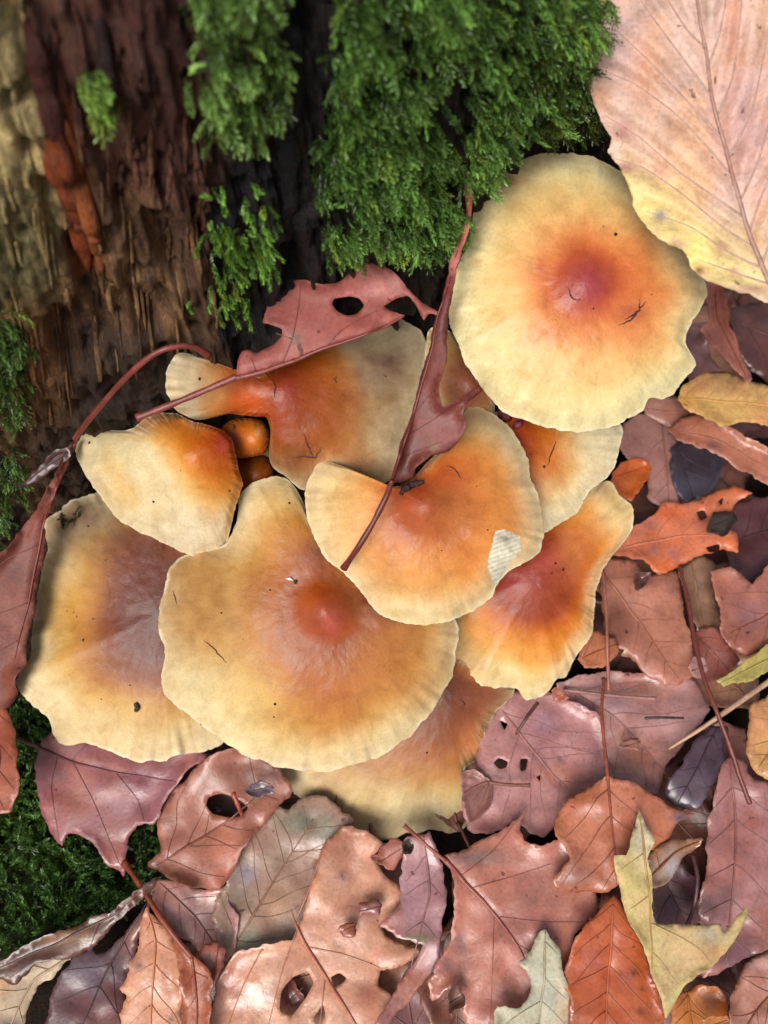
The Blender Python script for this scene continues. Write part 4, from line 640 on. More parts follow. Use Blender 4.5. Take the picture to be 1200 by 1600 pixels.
leaf('mauve leaf with small square holes next to the lowest brown cap', [(780, 1075), (830, 1082), (870, 1088), (905, 1100), (935, 1112), (946, 1160), (946, 1208), (934, 1226), (902, 1236), (888, 1250), (868, 1290), (850, 1308), (826, 1300), (800, 1285), (765, 1300), (730, 1298), (722, 1250), (745, 1200), (748, 1150), (765, 1112)], (180, 128, 124), (152, 98, 98), 1.35, [(785, 1110), (835, 1175), (886, 1232)], (0, 0), 0.0, 0.22, 24, 0.14, holes=[[(771, 1192), (779, 1184), (794, 1190), (791, 1199), (781, 1202)], [(813, 1186), (825, 1185), (822, 1203), (813, 1205)], [(781, 1125), (794, 1131), (788, 1141)], [(838, 1214), (845, 1210), (844, 1221)]], blots=[(875, 1187, 5, (60, 44, 50), 0.9), (850, 1130, (24, 18), (160, 122, 136), 0.7), (870, 1210, (40, 16), (164, 94, 62), 0.7)], seed=122, veins=5)  # mauve lightened to lilac, painting in some sky sheen
leaf('orange-brown leaf with drooping lobes and straight upright stalk', [(948, 1214), (985, 1222), (1022, 1242), (1056, 1264), (1090, 1271), (1058, 1286), (1048, 1311), (1022, 1332), (990, 1318), (978, 1338), (962, 1340), (966, 1377), (954, 1392), (928, 1397), (890, 1395), (868, 1388), (864, 1374), (889, 1342), (880, 1323), (867, 1303), (867, 1283), (884, 1252), (918, 1232)], (176, 104, 72), (188, 116, 86), 2.35, [(950, 1215), (955, 1276), (961, 1333), (962, 1385)], (0, -0.05), -0.2, -0.18, 30, 0.14, pet=[(950, 1217, 2.35), (945, 1171, 2.3), (940, 1110, 2.2), (944, 1060, 1.9)], seed=123, veins=4, blots=[(900, 1370, (30, 22), (110, 64, 54), 0.7), (1064, 1278, (14, 10), (96, 96, 112), 0.9)], vein_col=(130, 66, 58))
leaf('pale grey-green leaf with toothed lobes beside the glossy orange leaf', [(854, 1451), (863, 1468), (876, 1482), (880, 1515), (890, 1559), (892, 1640), (780, 1640), (775, 1571), (792, 1575), (815, 1573), (829, 1547), (824, 1515), (812, 1502), (829, 1485), (839, 1461)], (196, 192, 164), (176, 178, 160), 2.4, [(852, 1455), (850, 1520), (840, 1630)], (0, 0), -0.1, 0.15, 16, 0.10, mat=M_DRY, seed=124, veins=4, blots=[(880, 1590, (8, 40), (206, 160, 120), 0.7)], wob=2.0)
leaf('glossy orange-red leaf with a straight midrib', [(960, 1401), (975, 1424), (1002, 1458), (1016, 1515), (1032, 1559), (1038, 1590), (1030, 1650), (896, 1650), (888, 1559), (878, 1529), (904, 1462), (938, 1421)], (180, 88, 42), (160, 66, 32), 2.45, [(960, 1398), (955, 1465), (950, 1532), (947, 1640)], (0, 0), -0.25, 0.1, 20, 0.08, mat=M_WET, seed=125, veins=7, vein_col=(196, 116, 84), blots=[(990, 1520, 6, (80, 40, 26), 0.9), (1000, 1580, 6, (80, 40, 26), 0.9), (1016, 1572, 5, (90, 44, 26), 0.9), (1005, 1545, 4, (80, 40, 26), 0.8)])
leaf('yellow-green leaf with pointed tip and folded edge over the glossy orange leaf', [(998, 1264), (1009, 1289), (1023, 1316), (1012, 1340), (1019, 1374), (1020, 1431), (1026, 1445), (1076, 1444), (1127, 1444), (1131, 1458), (1154, 1431), (1175, 1403), (1167, 1431), (1144, 1475), (1110, 1512), (1069, 1542), (1040, 1592), (1034, 1564), (1019, 1525), (1004, 1478), (976, 1424), (965, 1377), (961, 1338), (979, 1338), (988, 1303)], (196, 182, 116), (206, 176, 124), 2.75, [(998, 1268), (1009, 1347), (1017, 1424), (1018, 1519)], (0, 0), 0.0, 0.12, 14, 0.08, mat=M_DRY, seed=126, veins=5, vein_col=(180, 128, 84), blots=[(1005, 1310, (18, 34), (214, 206, 186), 0.8), (1085, 1490, (50, 40), (212, 180, 134), 0.8), (1110, 1460, (24, 14), (172, 164, 148), 0.7), (1125, 1490, (40, 14), (208, 150, 100), 0.6)], fold=(1127, 1475, 1036, 1560, -0.0), wob=1.0)
leaf('glossy dark purple leaf under the pale twig', [(1110, 1134), (1134, 1137), (1131, 1188), (1113, 1229), (1091, 1263), (1056, 1260), (1035, 1240), (1042, 1218), (1063, 1195), (1083, 1158)], (82, 62, 76), (60, 42, 50), 2.0, [(1120, 1138), (1090, 1200), (1060, 1255)], (0, 0), -0.3, -0.1, 20, 0.08, mat=M_WET, seed=127, veins=3)
leaf('long mauve-brown leaf with a wet sheen beside the dark purple leaf', [(1133, 1184), (1160, 1186), (1177, 1215), (1205, 1224), (1290, 1240), (1300, 1500), (1200, 1500), (1177, 1496), (1144, 1510), (1100, 1527), (1092, 1510), (1110, 1465), (1090, 1418), (1103, 1364), (1106, 1296), (1110, 1262), (1120, 1215)], (160, 110, 108), (158, 98, 84), 1.75, [(1140, 1190), (1150, 1300), (1135, 1500)], (0, 0), -0.08, 0.12, 26, 0.14, mat=M_WET, seed=128, veins=5, blots=[(1175, 1285, (14, 16), (150, 80, 60), 0.8), (1150, 1490, (40, 30), (100, 70, 82), 0.7)])  # base lightened so the colour carries part of the sky sheen
leaf('tan-yellow puckered leaf above the long mauve-brown leaf', [(1174, 1104), (1205, 1084), (1280, 1080), (1290, 1230), (1205, 1224), (1181, 1205), (1167, 1178)], (204, 152, 92), (188, 126, 88), 2.3, [(1280, 1090), (1220, 1150), (1185, 1200)], (0, 0), -0.1, 0.2, 16, 0.16, seed=129, veins=4)
leaf('torn rusty leaf at the foot of the long mauve-brown leaf', [(1149, 1539), (1167, 1502), (1200, 1486), (1290, 1476), (1300, 1650), (1150, 1650), (1142, 1573)], (160, 102, 80), (182, 130, 112), 1.9, [(1290, 1500), (1200, 1560), (1150, 1630)], (0, 0), 0, 0.35, 18, 0.16, seed=130, veins=5, blots=[(1190, 1505, (40, 12), (196, 150, 138), 0.9)])
leaf('small amber leaf tucked under the folded yellow-green leaf', [(1050, 1562), (1093, 1539), (1127, 1546), (1141, 1583), (1140, 1650), (1050, 1650)], (190, 120, 56), (170, 84, 40), 1.5, [(1075, 1550), (1085, 1640)], (0, 0), 0, 0.1, 16, 0.1, mat=M_WET, seed=131, veins=4)
leaf('wrinkled mauve-brown litter leaf under the thin upright stalk', [(868, 1068), (950, 1050), (1020, 1052), (1085, 1064), (1108, 1108), (1075, 1155), (1040, 1200), (1028, 1240), (960, 1225), (930, 1165), (896, 1112)], (178, 132, 128), (176, 120, 100), 1.1, [(880, 1075), (960, 1120), (1040, 1210)], (0, 0), 0, 0.2, 22, 0.22, mat=M_WET, seed=132, veins=6, blots=[(1000, 1180, (40, 30), (172, 108, 82), 0.7), (960, 1100, (40, 20), (170, 136, 146), 0.7)], pet=[(880, 1078, 1.3), (950, 1086, 1.45), (1025, 1092, 1.5)])  # mauve base made paler lilac as painted sky reflection
leaf('dark plum leaf in the hollow below the small curved stalk', [(1024, 1350), (1066, 1350), (1094, 1380), (1098, 1430), (1080, 1470), (1030, 1460), (1016, 1400)], (96, 68, 76), (112, 66, 56), 1.3, [(1030, 1360), (1070, 1440)], (0, 0), 0.1, 0.1, 18, 0.1, mat=M_WET, seed=133, veins=3, pet=[(1082, 1335, 2.2), (1090, 1370, 2.3), (1086, 1410, 2.2), (1074, 1446, 1.7)])
leaf('curled golden-brown leaf scrap with wet silvery underside', [(1012, 1342), (1030, 1322), (1050, 1312), (1098, 1311), (1088, 1326), (1064, 1342), (1044, 1376), (1022, 1386)], (146, 92, 48), (172, 150, 130), 2.3, [(1015, 1370), (1050, 1335), (1092, 1314)], (0, 0), 0.3, 0.2, 14, 0.1, mat=M_WET, seed=134, veins=2, blots=[(1050, 1355, (16, 26), (176, 176, 176), 0.8)])
leaf('shrivelled pink leaf fan with radiating folds beside the lowest brown cap', [(722, 1206), (742, 1200), (762, 1214), (771, 1236), (765, 1262), (748, 1280), (732, 1285), (722, 1240)], (150, 102, 92), (112, 66, 58), 1.5, [(765, 1222), (740, 1230), (724, 1240)], (0, 0), 0, 0.15, 10, 0.06, side_veins=[[(764, 1222), (745, 1212), (728, 1206)], [(764, 1222), (744, 1245), (730, 1262)], [(764, 1224), (755, 1250), (742, 1274)], [(764, 1222), (742, 1230), (724, 1225)]], corr=0.12, seed=135, pet=[(764, 1222, 1.8), (790, 1226, 1.8), (828, 1227, 1.75)], step=4)

# --- litter on the right of the clump
leaf('brown leaf with a crisp raised lobe standing near the thin red stalk', [(1109, 892), (1141, 889), (1176, 913), (1200, 885), (1290, 878), (1300, 1010), (1205, 1010), (1169, 1025), (1137, 1008), (1123, 980), (1127, 962), (1116, 927)], (164, 100, 76), (140, 82, 72), 2.2, [(1280, 900), (1200, 960), (1140, 990)], (0, 0), 0, 0.25, 20, 0.16, seed=140, veins=4, blots=[(1168, 922, 4, (60, 36, 34), 0.9), (1170, 960, (30, 20), (160, 112, 116), 0.7)])
leaf('yellow-green leaf edge showing behind the pale twig', [(1120, 1064), (1155, 1039), (1205, 1008), (1280, 985), (1290, 1035), (1205, 1050), (1162, 1066), (1130, 1074)], (190, 182, 104), (160, 140, 70), 2.4, [(1280, 1010), (1200, 1030), (1125, 1068)], (0, 0), -0.3, 0.1, 10, 0.06, mat=M_DRY, seed=141, veins=3)
leaf('bright orange torn leaf with dark holes and a pale midrib', [(994, 819), (1022, 801), (1036, 787), (1064, 787), (1099, 777), (1148, 759), (1178, 770), (1150, 788), (1128, 819), (1152, 834), (1154, 864), (1127, 858), (1099, 864), (1067, 882), (1029, 896), (1008, 876), (980, 868), (950, 866), (970, 842)], (200, 114, 80), (200, 104, 54), 2.2, [(955, 862), (1010, 848), (1060, 838), (1150, 836)], (0, 0), 0.0, 0.2, 16, 0.12, holes=[[(1088, 800), (1100, 797), (1106, 808), (1094, 814)], [(1122, 784), (1130, 776), (1128, 790)], [(1103, 855), (1124, 850), (1125, 860), (1108, 864)]], seed=142, veins=4, vein_col=(206, 136, 112), blots=[(1040, 800, (28, 14), (206, 92, 26), 0.8), (1040, 885, (28, 12), (204, 94, 24), 0.8), (1020, 860, 6, (150, 110, 120), 0.9), (1053, 865, 7, (150, 100, 104), 0.9), (1015, 820, (18, 10), (120, 76, 72), 0.8)])
leaf('small vivid orange leaf beside the frilled orange cap', [(956, 738), (968, 724), (986, 717), (1011, 722), (1017, 736), (1000, 765), (988, 786), (966, 776), (954, 756)], (206, 104, 40), (180, 76, 34), 1.9, [(960, 745), (1010, 728)], (0, 0), 0, 0.2, 14, 0.1, seed=143, veins=2)
leaf('curly yellow beech leaf with pleated veins on the brown folded leaf', [(1057, 626), (1067, 605), (1092, 588), (1120, 579), (1151, 584), (1179, 595), (1205, 606), (1270, 620), (1280, 672), (1205, 666), (1155, 661), (1127, 665), (1092, 647), (1071, 636)], (208, 168, 96), (200, 140, 92), 3.4, [(1062, 622), (1120, 625), (1190, 632), (1270, 650)], (0, 0), -0.5, 0.1, 14, 0.10, mat=M_DRY, seed=144, vang=40, veins=8, corr=0.18, vein_col=(200, 156, 92), blots=[(1130, 600, (24, 16), (176, 138, 92), 0.7), (1075, 625, (14, 14), (210, 160, 60), 0.7)])
leaf('brown folded leaf with a curled lip below the curly yellow leaf', [(1043, 668), (1085, 645), (1137, 663), (1205, 702), (1280, 722), (1290, 792), (1205, 760), (1155, 732), (1120, 708), (1085, 697), (1057, 683)], (176, 112, 84), (158, 96, 74), 2.9, [(1050, 672), (1120, 688), (1200, 730), (1280, 760)], (0, 0), -0.6, 0.2, 12, 0.10, seed=145, veins=3, blots=[(1115, 696, (12, 10), (100, 76, 72), 0.9)])
leaf('lilac-tan leaf scrap touching the frilly edge of the round yellow cap', [(1005, 640), (1015, 620), (1057, 620), (1088, 648), (1046, 668), (1022, 655)], (184, 132, 118), (168, 108, 88), 2.4, [(1010, 638), (1075, 646)], (0, 0), 0.2, 0.15, 12, 0.08, seed=146, veins=2)
leaf('blue-black wet leaf in the shade of the brown folded leaf', [(1052, 700), (1064, 688), (1113, 699), (1136, 714), (1122, 750), (1100, 778), (1078, 792), (1060, 774), (1049, 735)], (62, 58, 70), (50, 36, 38), 1.9, [(1058, 695), (1085, 785)], (0, 0), 0, 0.1, 16, 0.1, mat=M_WET, seed=147, veins=3)
leaf('smooth mauve-tan leaf with a straight midrib behind the cream cap', [(965, 690), (972, 668), (994, 646), (1022, 650), (1052, 668), (1060, 700), (1052, 756), (1062, 786), (1028, 790), (1012, 772), (1012, 730), (980, 716)], (166, 120, 108), (146, 98, 94), 1.75, [(1036, 660), (1041, 720), (1045, 785)], (0, 0), 0, 0.12, 18, 0.1, seed=148, veins=3)
leaf('brown leaf strip hanging from under the big beech leaf', [(1105, 435), (1131, 440), (1139, 503), (1161, 560), (1174, 594), (1157, 586), (1131, 556), (1107, 530), (1091, 514), (1108, 503), (1104, 469)], (160, 98, 80), (136, 82, 72), 4.2, [(1118, 440), (1124, 500), (1168, 590)], (0, 0.3), 0, 0.3, 12, 0.08, seed=149, veins=2)
leaf('pinkish tan leaf with a dark folded corner and thin stalk', [(939, 892), (952, 870), (994, 874), (1008, 894), (1057, 894), (1065, 931), (1068, 966), (1082, 1001), (1086, 1050), (1057, 1073), (1015, 1060), (985, 1025), (950, 1002), (940, 960)], (178, 116, 92), (164, 104, 88), 1.7, [(941, 892), (990, 960), (1060, 1060)], (0, 0), 0, 0.15, 20, 0.14, seed=150, veins=5, blots=[(962, 962, (24, 30), (110, 62, 42), 0.95), (1010, 905, (12, 10), (96, 62, 58), 0.7)], pet=[(941, 892, 2.3), (947, 950, 2.3), (949, 1010, 2.2), (951, 1080, 1.7)])
leaf('orange-brown scrap under the stalk of the pinkish tan leaf', [(900, 1030), (915, 995), (930, 982), (962, 996), (969, 1018), (946, 1040), (915, 1042)], (184, 112, 78), (160, 88, 62), 2.0, [(905, 1030), (965, 1008)], (0, 0), 0, 0.15, 12, 0.1, seed=151, veins=2)
leaf('reddish crumpled leaf beneath the thin red stalk', [(1078, 985), (1120, 978), (1142, 1010), (1157, 1034), (1132, 1060), (1102, 1070), (1086, 1040)], (150, 88, 76), (128, 70, 62), 1.7, [(1085, 990), (1140, 1050)], (0, 0), 0, 0.25, 14, 0.18, mat=M_WET, seed=152, veins=3)
leaf('dark maroon leaf in the gap behind the bright orange torn leaf', [(1130, 800), (1180, 780), (1280, 760), (1290, 890), (1200, 895), (1170, 910), (1140, 880)], (86, 50, 52), (62, 36, 40), 1.5, [(1140, 850), (1280, 800)], (0, 0), 0, 0.2, 20, 0.16, mat=M_WET, seed=153, veins=4)
leaf('crumbly tan scrap under the bright orange torn leaf', [(1060, 890), (1096, 868), (1120, 880), (1118, 930), (1130, 975), (1090, 985), (1072, 940)], (150, 112, 84), (96, 66, 56), 1.6, [(1080, 880), (1100, 975)], (0, 0), 0, 0.2, 14, 0.2, seed=154, veins=2)
leaf('deep red-brown leaf in the shade under the beech leaf tip', [(1140, 480), (1200, 470), (1290, 500), (1290, 600), (1200, 600), (1160, 560)], (104, 62, 54), (72, 42, 40), 2.2, [(1150, 500), (1280, 560)], (0, 0), 0, 0.25, 16, 0.16, seed=155, veins=3)

# --- small curled scraps in the litter
for k_, (lab, cx_, cy_, w_, h_, c1_, c2_, z_, m_) in enumerate([
    ('bulging glossy pink leaf scrap at the edge of the lowest brown cap', 608, 1338, 26, 34, (172, 108, 88), (140, 76, 60), 1.75, M_WET),
    ('dark olive-brown nub beside the bulging pink scrap', 636, 1322, 13, 12, (84, 72, 52), (60, 48, 38), 2.1, M_WET),
    ('wet mauve blister scrap on the big peach-tan leaf', 578, 1420, 24, 15, (150, 96, 88), (120, 70, 66), 1.75, M_WET),
    ('small glossy brown blister above the red main vein', 545, 1452, 17, 16, (160, 92, 66), (130, 80, 76), 1.75, M_WET),
    ('shiny curled strip inside the big hole of the peach-tan leaf', 462, 1552, 16, 34, (156, 100, 92), (120, 60, 46), 0.9, M_WET),
    ('blackish curled scrap in the hole of the brown leaf', 338, 1262, 14, 10, (48, 44, 46), (36, 30, 30), 1.0, M_WET),
    ('silvery dark curl beneath the lowest brown cap edge', 408, 1232, 26, 16, (110, 92, 98), (70, 52, 52), 2.0, M_WET),
    ('brown curled lip beside the broad pink-brown leaf', 712, 1562, 18, 30, (128, 92, 78), (100, 62, 50), 2.3, M_LEAF),
    ('tiny rusty scrap on the wrinkled mauve-brown leaf', 985, 1165, 20, 16, (176, 122, 104), (140, 84, 70), 1.6, M_WET),
    ('crumpled brown scrap between the orange leaf and the pinkish tan leaf', 1002, 905, 18, 16, (112, 72, 66), (84, 50, 48), 2.2, M_WET),
    ('small pinkish wet scrap beside the thin red stalk', 1090, 1045, 18, 16, (190, 140, 132), (150, 96, 84), 2.4, M_WET),
    ('rusty folded scrap below the frilled orange cap', 876, 1085, 16, 14, (168, 96, 72), (120, 70, 56), 2.2, M_LEAF),
    ('dark torn scrap over the bright orange torn leaf', 1128, 815, 26, 26, (70, 54, 46), (54, 40, 36), 2.5, M_LEAF),
    ('ochre scrap at the foot of the torn rusty leaf', 1118, 1600, 26, 22, (180, 118, 66), (150, 88, 50), 1.9, M_LEAF)]):
    gs_ = np.random.default_rng(900 + k_); an_ = np.sort(gs_.uniform(0, 2 * np.pi, 9)); rr_ = gs_.uniform(0.65, 1.15, 9)
    leaf(lab, [(cx_ + w_ * r_ * math.cos(a_), cy_ + h_ * r_ * math.sin(a_)) for a_, r_ in zip(an_, rr_)], c1_, c2_, z_, [(cx_ - w_ * 0.7, cy_ + h_ * 0.3), (cx_, cy_), (cx_ + w_ * 0.7, cy_ - h_ * 0.3)], (0, 0), 3.0 if k_ % 2 else -2.5, 0.25, 10, 0.06, mat=m_, veins=0, seed=900 + k_, name='leaf_scrap', cat='leaf scrap', group='small leaf scraps in the litter', step=4, mid_r=0.02)

# --- loose stalks and a twig
def stalk(name, label, cat, pts, r, col, seed, kind='g', taper=0.7):
    p = resample(catmull(np.asarray(pts, float), False, 8), 4.0, False); V = at_height(p[:, :2], 0.45 + 1.1 * p[:, 2]) if kind == 'g' else at_depth(p[:, :2], p[:, 2])
    k = np.linspace(0, 1, len(V)); rr = r * (1 - (1 - taper) * k) * (1 + 0.12 * noise(k * 16, k * 0, s=seed)); v, f = tube(V, rr, 10)
    v = v + 0.01 * fbm(v[:, 0] * 6, v[:, 1] * 6, v[:, 2] * 6, s=seed)[:, None]; c = lin(col) * (1 + 0.35 * fbm(v[:, 0] * 3, v[:, 1] * 3, v[:, 2] * 3, s=seed + 2))[:, None]
    o = mesh(name, v, f, M_VEIN, None, V.mean(0), c); return tag(o, label, cat)
stalk('leaf_stalk', 'thin red-brown leaf stalk lying aslant across the pinkish litter', 'stalk', [(1062, 884, 2.5), (1075, 940, 2.7), (1085, 1000, 2.8), (1100, 1060, 2.9), (1120, 1112, 2.95), (1140, 1165, 2.8), (1158, 1220, 2.6), (1172, 1256, 2.5)], 0.055, (112, 56, 46), 1, taper=1.1)
stalk('twig', 'pale grey-brown twig crossing under the thin red stalk', 'twig', [(1290, 1010, 2.6), (1215, 1056, 2.6), (1165, 1090, 2.6), (1128, 1116, 2.6), (1090, 1142, 2.4), (1045, 1170, 2.0)], 0.10, (188, 152, 124), 2, taper=0.4)
stalk('leaf_stalk', 'short dark stalk beside the square-holed mauve leaf', 'stalk', [(840, 1098, 1.9), (822, 1122, 2.0), (806, 1148, 1.8)], 0.05, (96, 54, 54), 3)
stalk('leaf_stalk', 'fine black stalk on the wrinkled mauve-brown leaf', 'stalk', [(1008, 1122, 1.8), (1035, 1121, 1.85), (1068, 1122, 1.8)], 0.04, (60, 46, 48), 4)
stalk('leaf_stalk', 'short bright red stalk end in the hole of the brown leaf', 'stalk', [(364, 1238, 2.3), (372, 1258, 2.2), (378, 1274, 1.95)], 0.06, (166, 76, 60), 5)

# --- generic leaves half buried under the ones above, also beyond the edges of the view
def oak(seed, L=420, W=190, lobes=3, deep=0.5):
    g = np.random.default_rng(seed); pts = []; n = lobes * 2 + 1
    for s in (1, -1):
        q = []
        for k in range(n):
            t = 0.08 + 0.86 * k / (n - 1); e = math.sin(math.pi * min(t * 1.05, 1)) ** 0.7; wd = W * e * (1.0 if k % 2 else deep) * g.uniform(0.85, 1.15); q.append((600 + s * wd * 0.5 * 2 * 0.5, 600 - L * (t - 0.5) - (18 if k % 2 else 0)))
        pts += q if s == 1 else q[::-1]
    top = (600, 600 - L * 0.52); i = n; return [(600, 600 + L * 0.46)] + pts[:i] + [top] + pts[i:]
GEN = [((164, 108, 88), (140, 90, 80)), ((158, 114, 112), (130, 92, 92)), ((128, 80, 62), (98, 60, 50)), ((186, 136, 108), (160, 108, 88)), ((110, 72, 66), (84, 54, 52))]
GENL = ['pinkish-brown', 'mauve-grey wet', 'dark rusty', 'peach-tan wet', 'dark plum-brown']
protos = []
for k, (c1, c2) in enumerate(GEN):
    protos.append(leaf(GENL[k] + ' lobed leaf half buried in the lowest layer of litter', oak(k + 1, 400 + 20 * k, 210 + 12 * k, 3 if k % 2 else 2, 0.5), c1, c2, 0.0, [(600, 790), (604, 600), (600, 390)], (0, 0), 0.02, 0.35, 34, 0.22, mode='w', seed=200 + k, name='litter_leaf', group=GENL[k] + ' leaves half buried in the litter', pet=[(600, 790, 0.02), (608, 850, 0.1), (602, 900, 0.25)], mat=M_WET if k % 2 else M_LEAF, step=11))
def clone(r):
    o = r.copy(); COL.objects.link(o)
    for ch in r.children:
        c = ch.copy(); COL.objects.link(c); c.parent = o
        for gc in ch.children:
            d = gc.copy(); COL.objects.link(d); d.parent = c
    return o
g = np.random.default_rng(77); first = [True] * 5; cnt = 0
for it in range(600):
    x, y = g.uniform(-16, 25), g.uniform(-10, 30)
    if math.hypot(x - SX, y - SY) < SR + 3.2 or (x < -6.2 and y < 10): continue
    if cnt >= 165: break
    k = int(g.integers(5)); o = protos[k] if first[k] else clone(protos[k]); first[k] = False; cnt += 1
    o.location = (x * U, y * U, (0.3 + 0.75 * g.random()) * U); o.rotation_euler = (g.uniform(-.14, .14), g.uniform(-.14, .14), g.uniform(0, 6.28)); s = g.uniform(0.7, 1.05); o.scale = (s, s, s)

# ------------------------------------------------------------------ moss
def leaflet(base, d, side, L, W, up):
    """a pointed, slightly keeled leaflet: 4 verts, 2 tris"""
    return [base, base + d * L * 0.45 + side * W * 0.5 + up * W * 0.15, base + d * L - up * L * 0.12, base + d * L * 0.45 - side * W * 0.5 + up * W * 0.15]
def shoot(seed, length=1.0, n=20, LL=0.13, WW=0.05, branches=0, bend=0.5):
    g = np.random.default_rng(seed); V, T = [], []
    def axis(o, d, nrm, ln, nn, sc, bd):
        p = o.copy(); st = ln / nn
        for i in range(nn):
            d = d + nrm * (-bd / nn) + g.normal(0, 0.02, 3); d /= np.linalg.norm(d); p = p + d * st
            sd = np.cross(d, nrm); sd /= np.linalg.norm(sd); up = np.cross(sd, d); tp = sc * (0.65 + 0.5 * math.sin(math.pi * min(0.15 + 0.85 * i / nn, 1)))
            for k in range(3):
                a = 2.4 * i + k * 2.094 + g.normal(0, .25); rad = sd * math.cos(a) + up * math.sin(a); ld = d * 0.75 + rad * g.uniform(0.6, 0.95); ld /= np.linalg.norm(ld); s2 = np.cross(ld, rad); s2 /= np.linalg.norm(s2) + 1e-9
                V.extend(leaflet(p, ld, s2, LL * tp * g.uniform(.8, 1.2), WW * tp, rad)); T.append(i / nn)
            if branches and i > 1 and i < nn - 3 and i % 2 == 0 and sc > 0.9:
                for s_ in (-1, 1):
                    bdv = d * 0.55 + sd * s_ * 0.85; bdv /= np.linalg.norm(bdv); bl = ln * 0.36 * (1 - 0.7 * i / nn) * g.uniform(0.7, 1.2)
                    axis(p.copy(), bdv, nrm, bl, max(int(branches * (1 - 0.5 * i / nn)), 3), sc * 0.78, bd * 0.4)
    axis(np.zeros(3), np.array([0, 0, 1.0]), np.array([1.0, 0, 0]), length, n, 1.0, bend)
    return np.array(V), np.repeat(np.array(T), 4)
SH = [shoot(k, g_, n_, L_, W_, b_, bd) for k, (g_, n_, L_, W_, b_, bd) in enumerate([(1.0, 10, .28, .115, 0, .7), (1.3, 13, .25, .10, 0, 1.0), (1.5, 12, .19, .075, 3, .9), (0.8, 8, .30, .125, 0, .5), (1.2, 12, .24, .095, 0, .3)])]
SHBIG = [shoot(20 + k, g_, n_, L_, W_, b_, bd) for k, (g_, n_, L_, W_, b_, bd) in enumerate([(0.7, 9, .27, .10, 0, .4), (0.95, 11, .25, .09, 0, .7), (0.55, 7, .30, .11, 0, .3)])]
def plant(P, D, N, scale, hue, temps, seed):
    """shoots at P growing along D, bending away from N; returns verts, tris, colours"""
    gg = np.random.default_rng(seed); Vs, Fs, Cs, off = [], [], [], 0; pick = gg.integers(len(temps), size=len(P))
    for t_, (tv, tt) in enumerate(temps):
        ix = np.where(pick == t_)[0]
        if not len(ix): continue
        z = D[ix] / np.linalg.norm(D[ix], axis=1, keepdims=True); x = N[ix] - (N[ix] * z).sum(1, keepdims=True) * z; x /= np.linalg.norm(x, axis=1, keepdims=True) + 1e-9; y = np.cross(z, x)
        M = np.stack([x, y, z], 2); v = np.einsum('nij,vj->nvi', M, tv) * scale[ix][:, None, None] + P[ix][:, None]
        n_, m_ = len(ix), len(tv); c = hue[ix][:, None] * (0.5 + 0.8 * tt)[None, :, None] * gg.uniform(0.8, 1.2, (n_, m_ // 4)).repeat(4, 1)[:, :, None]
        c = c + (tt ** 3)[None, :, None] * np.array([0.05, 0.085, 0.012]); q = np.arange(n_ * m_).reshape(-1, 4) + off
        Vs.append(v.reshape(-1, 3)); Fs.append(np.vstack([q[:, [0, 1, 2]], q[:, [0, 2, 3]]])); Cs.append(c.reshape(-1, 3)); off += n_ * m_
    return np.vstack(Vs), np.vstack(Fs), np.vstack(Cs)
def sample(poly, n, seed):
    gg = np.random.default_rng(seed); poly = np.asarray(poly, float); lo, hi = poly.min(0), poly.max(0); out = np.zeros((0, 2))
    while len(out) < n:
        q = gg.uniform(lo, hi, (n * 2, 2)); keep = inside(q, catmull(poly, True, 5)); out = np.vstack([out, q[keep]])
    return out[:n]
def wall_moss(label, poly, n, seed, col, scl=(0.6, 1.1), temps=SH, dens=0.0, thick=0.5, down=0.9):
    gg = np.random.default_rng(seed + 1); p = sample(poly, n, seed)
    if dens: p = p[(0.6 * fbm(p[:, 0] / 55, p[:, 1] / 55, s=seed) + 0.8 * fbm(p[:, 0] / 22, p[:, 1] / 30, s=seed + 4) + gg.uniform(-.3, .3, len(p))) > dens]
    P, N = wall_hit(p, 0.35); nn = len(P); cl = fbm(p[:, 0] / 60, p[:, 1] / 60, s=seed + 2)
    P = P + N * (thick * (0.15 + gg.random(nn) * 0.75 + 0.55 * cl))[:, None]
    D = N * gg.uniform(0.25, 0.9, (nn, 1)) + np.array([0, 0, -1.0]) * gg.uniform(0.3, 1.25, (nn, 1)) * down + gg.normal(0, 0.42, (nn, 3))
    hue = lin(col) * (1 + 0.6 * cl)[:, None] * gg.uniform(0.35, 1.95, (nn, 1)); yl = (gg.random(nn) < 0.07)[:, None]; hue = np.where(yl, hue * np.array([1.55, 1.2, 0.9]), hue)
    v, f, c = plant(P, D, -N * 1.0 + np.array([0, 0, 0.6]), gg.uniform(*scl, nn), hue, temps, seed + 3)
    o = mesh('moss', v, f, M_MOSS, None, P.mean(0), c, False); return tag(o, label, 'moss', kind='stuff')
GREEN = (90, 124, 58)
wall_moss('thick curtain of green moss hanging down the stump behind the holed leaf', [(515, -60), (900, -60), (925, 60), (915, 110), (870, 140), (825, 165), (765, 190), (730, 230), (700, 275), (690, 340), (640, 365), (590, 345), (540, 350), (510, 375), (485, 350), (478, 300), (490, 250), (496, 180), (510, 90)], 6500, 301, GREEN, (0.24, 0.5), dens=0.16, thick=0.85)
wall_moss('bright green moss tuft high on the stump beside the charred strip', [(265, -60), (425, -60), (420, 30), (440, 66), (415, 110), (410, 160), (385, 215), (355, 215), (330, 190), (305, 135), (260, 110), (305, 80), (325, 30)], 1000, 302, (112, 142, 74), (0.24, 0.5), dens=0.1, thick=0.6)
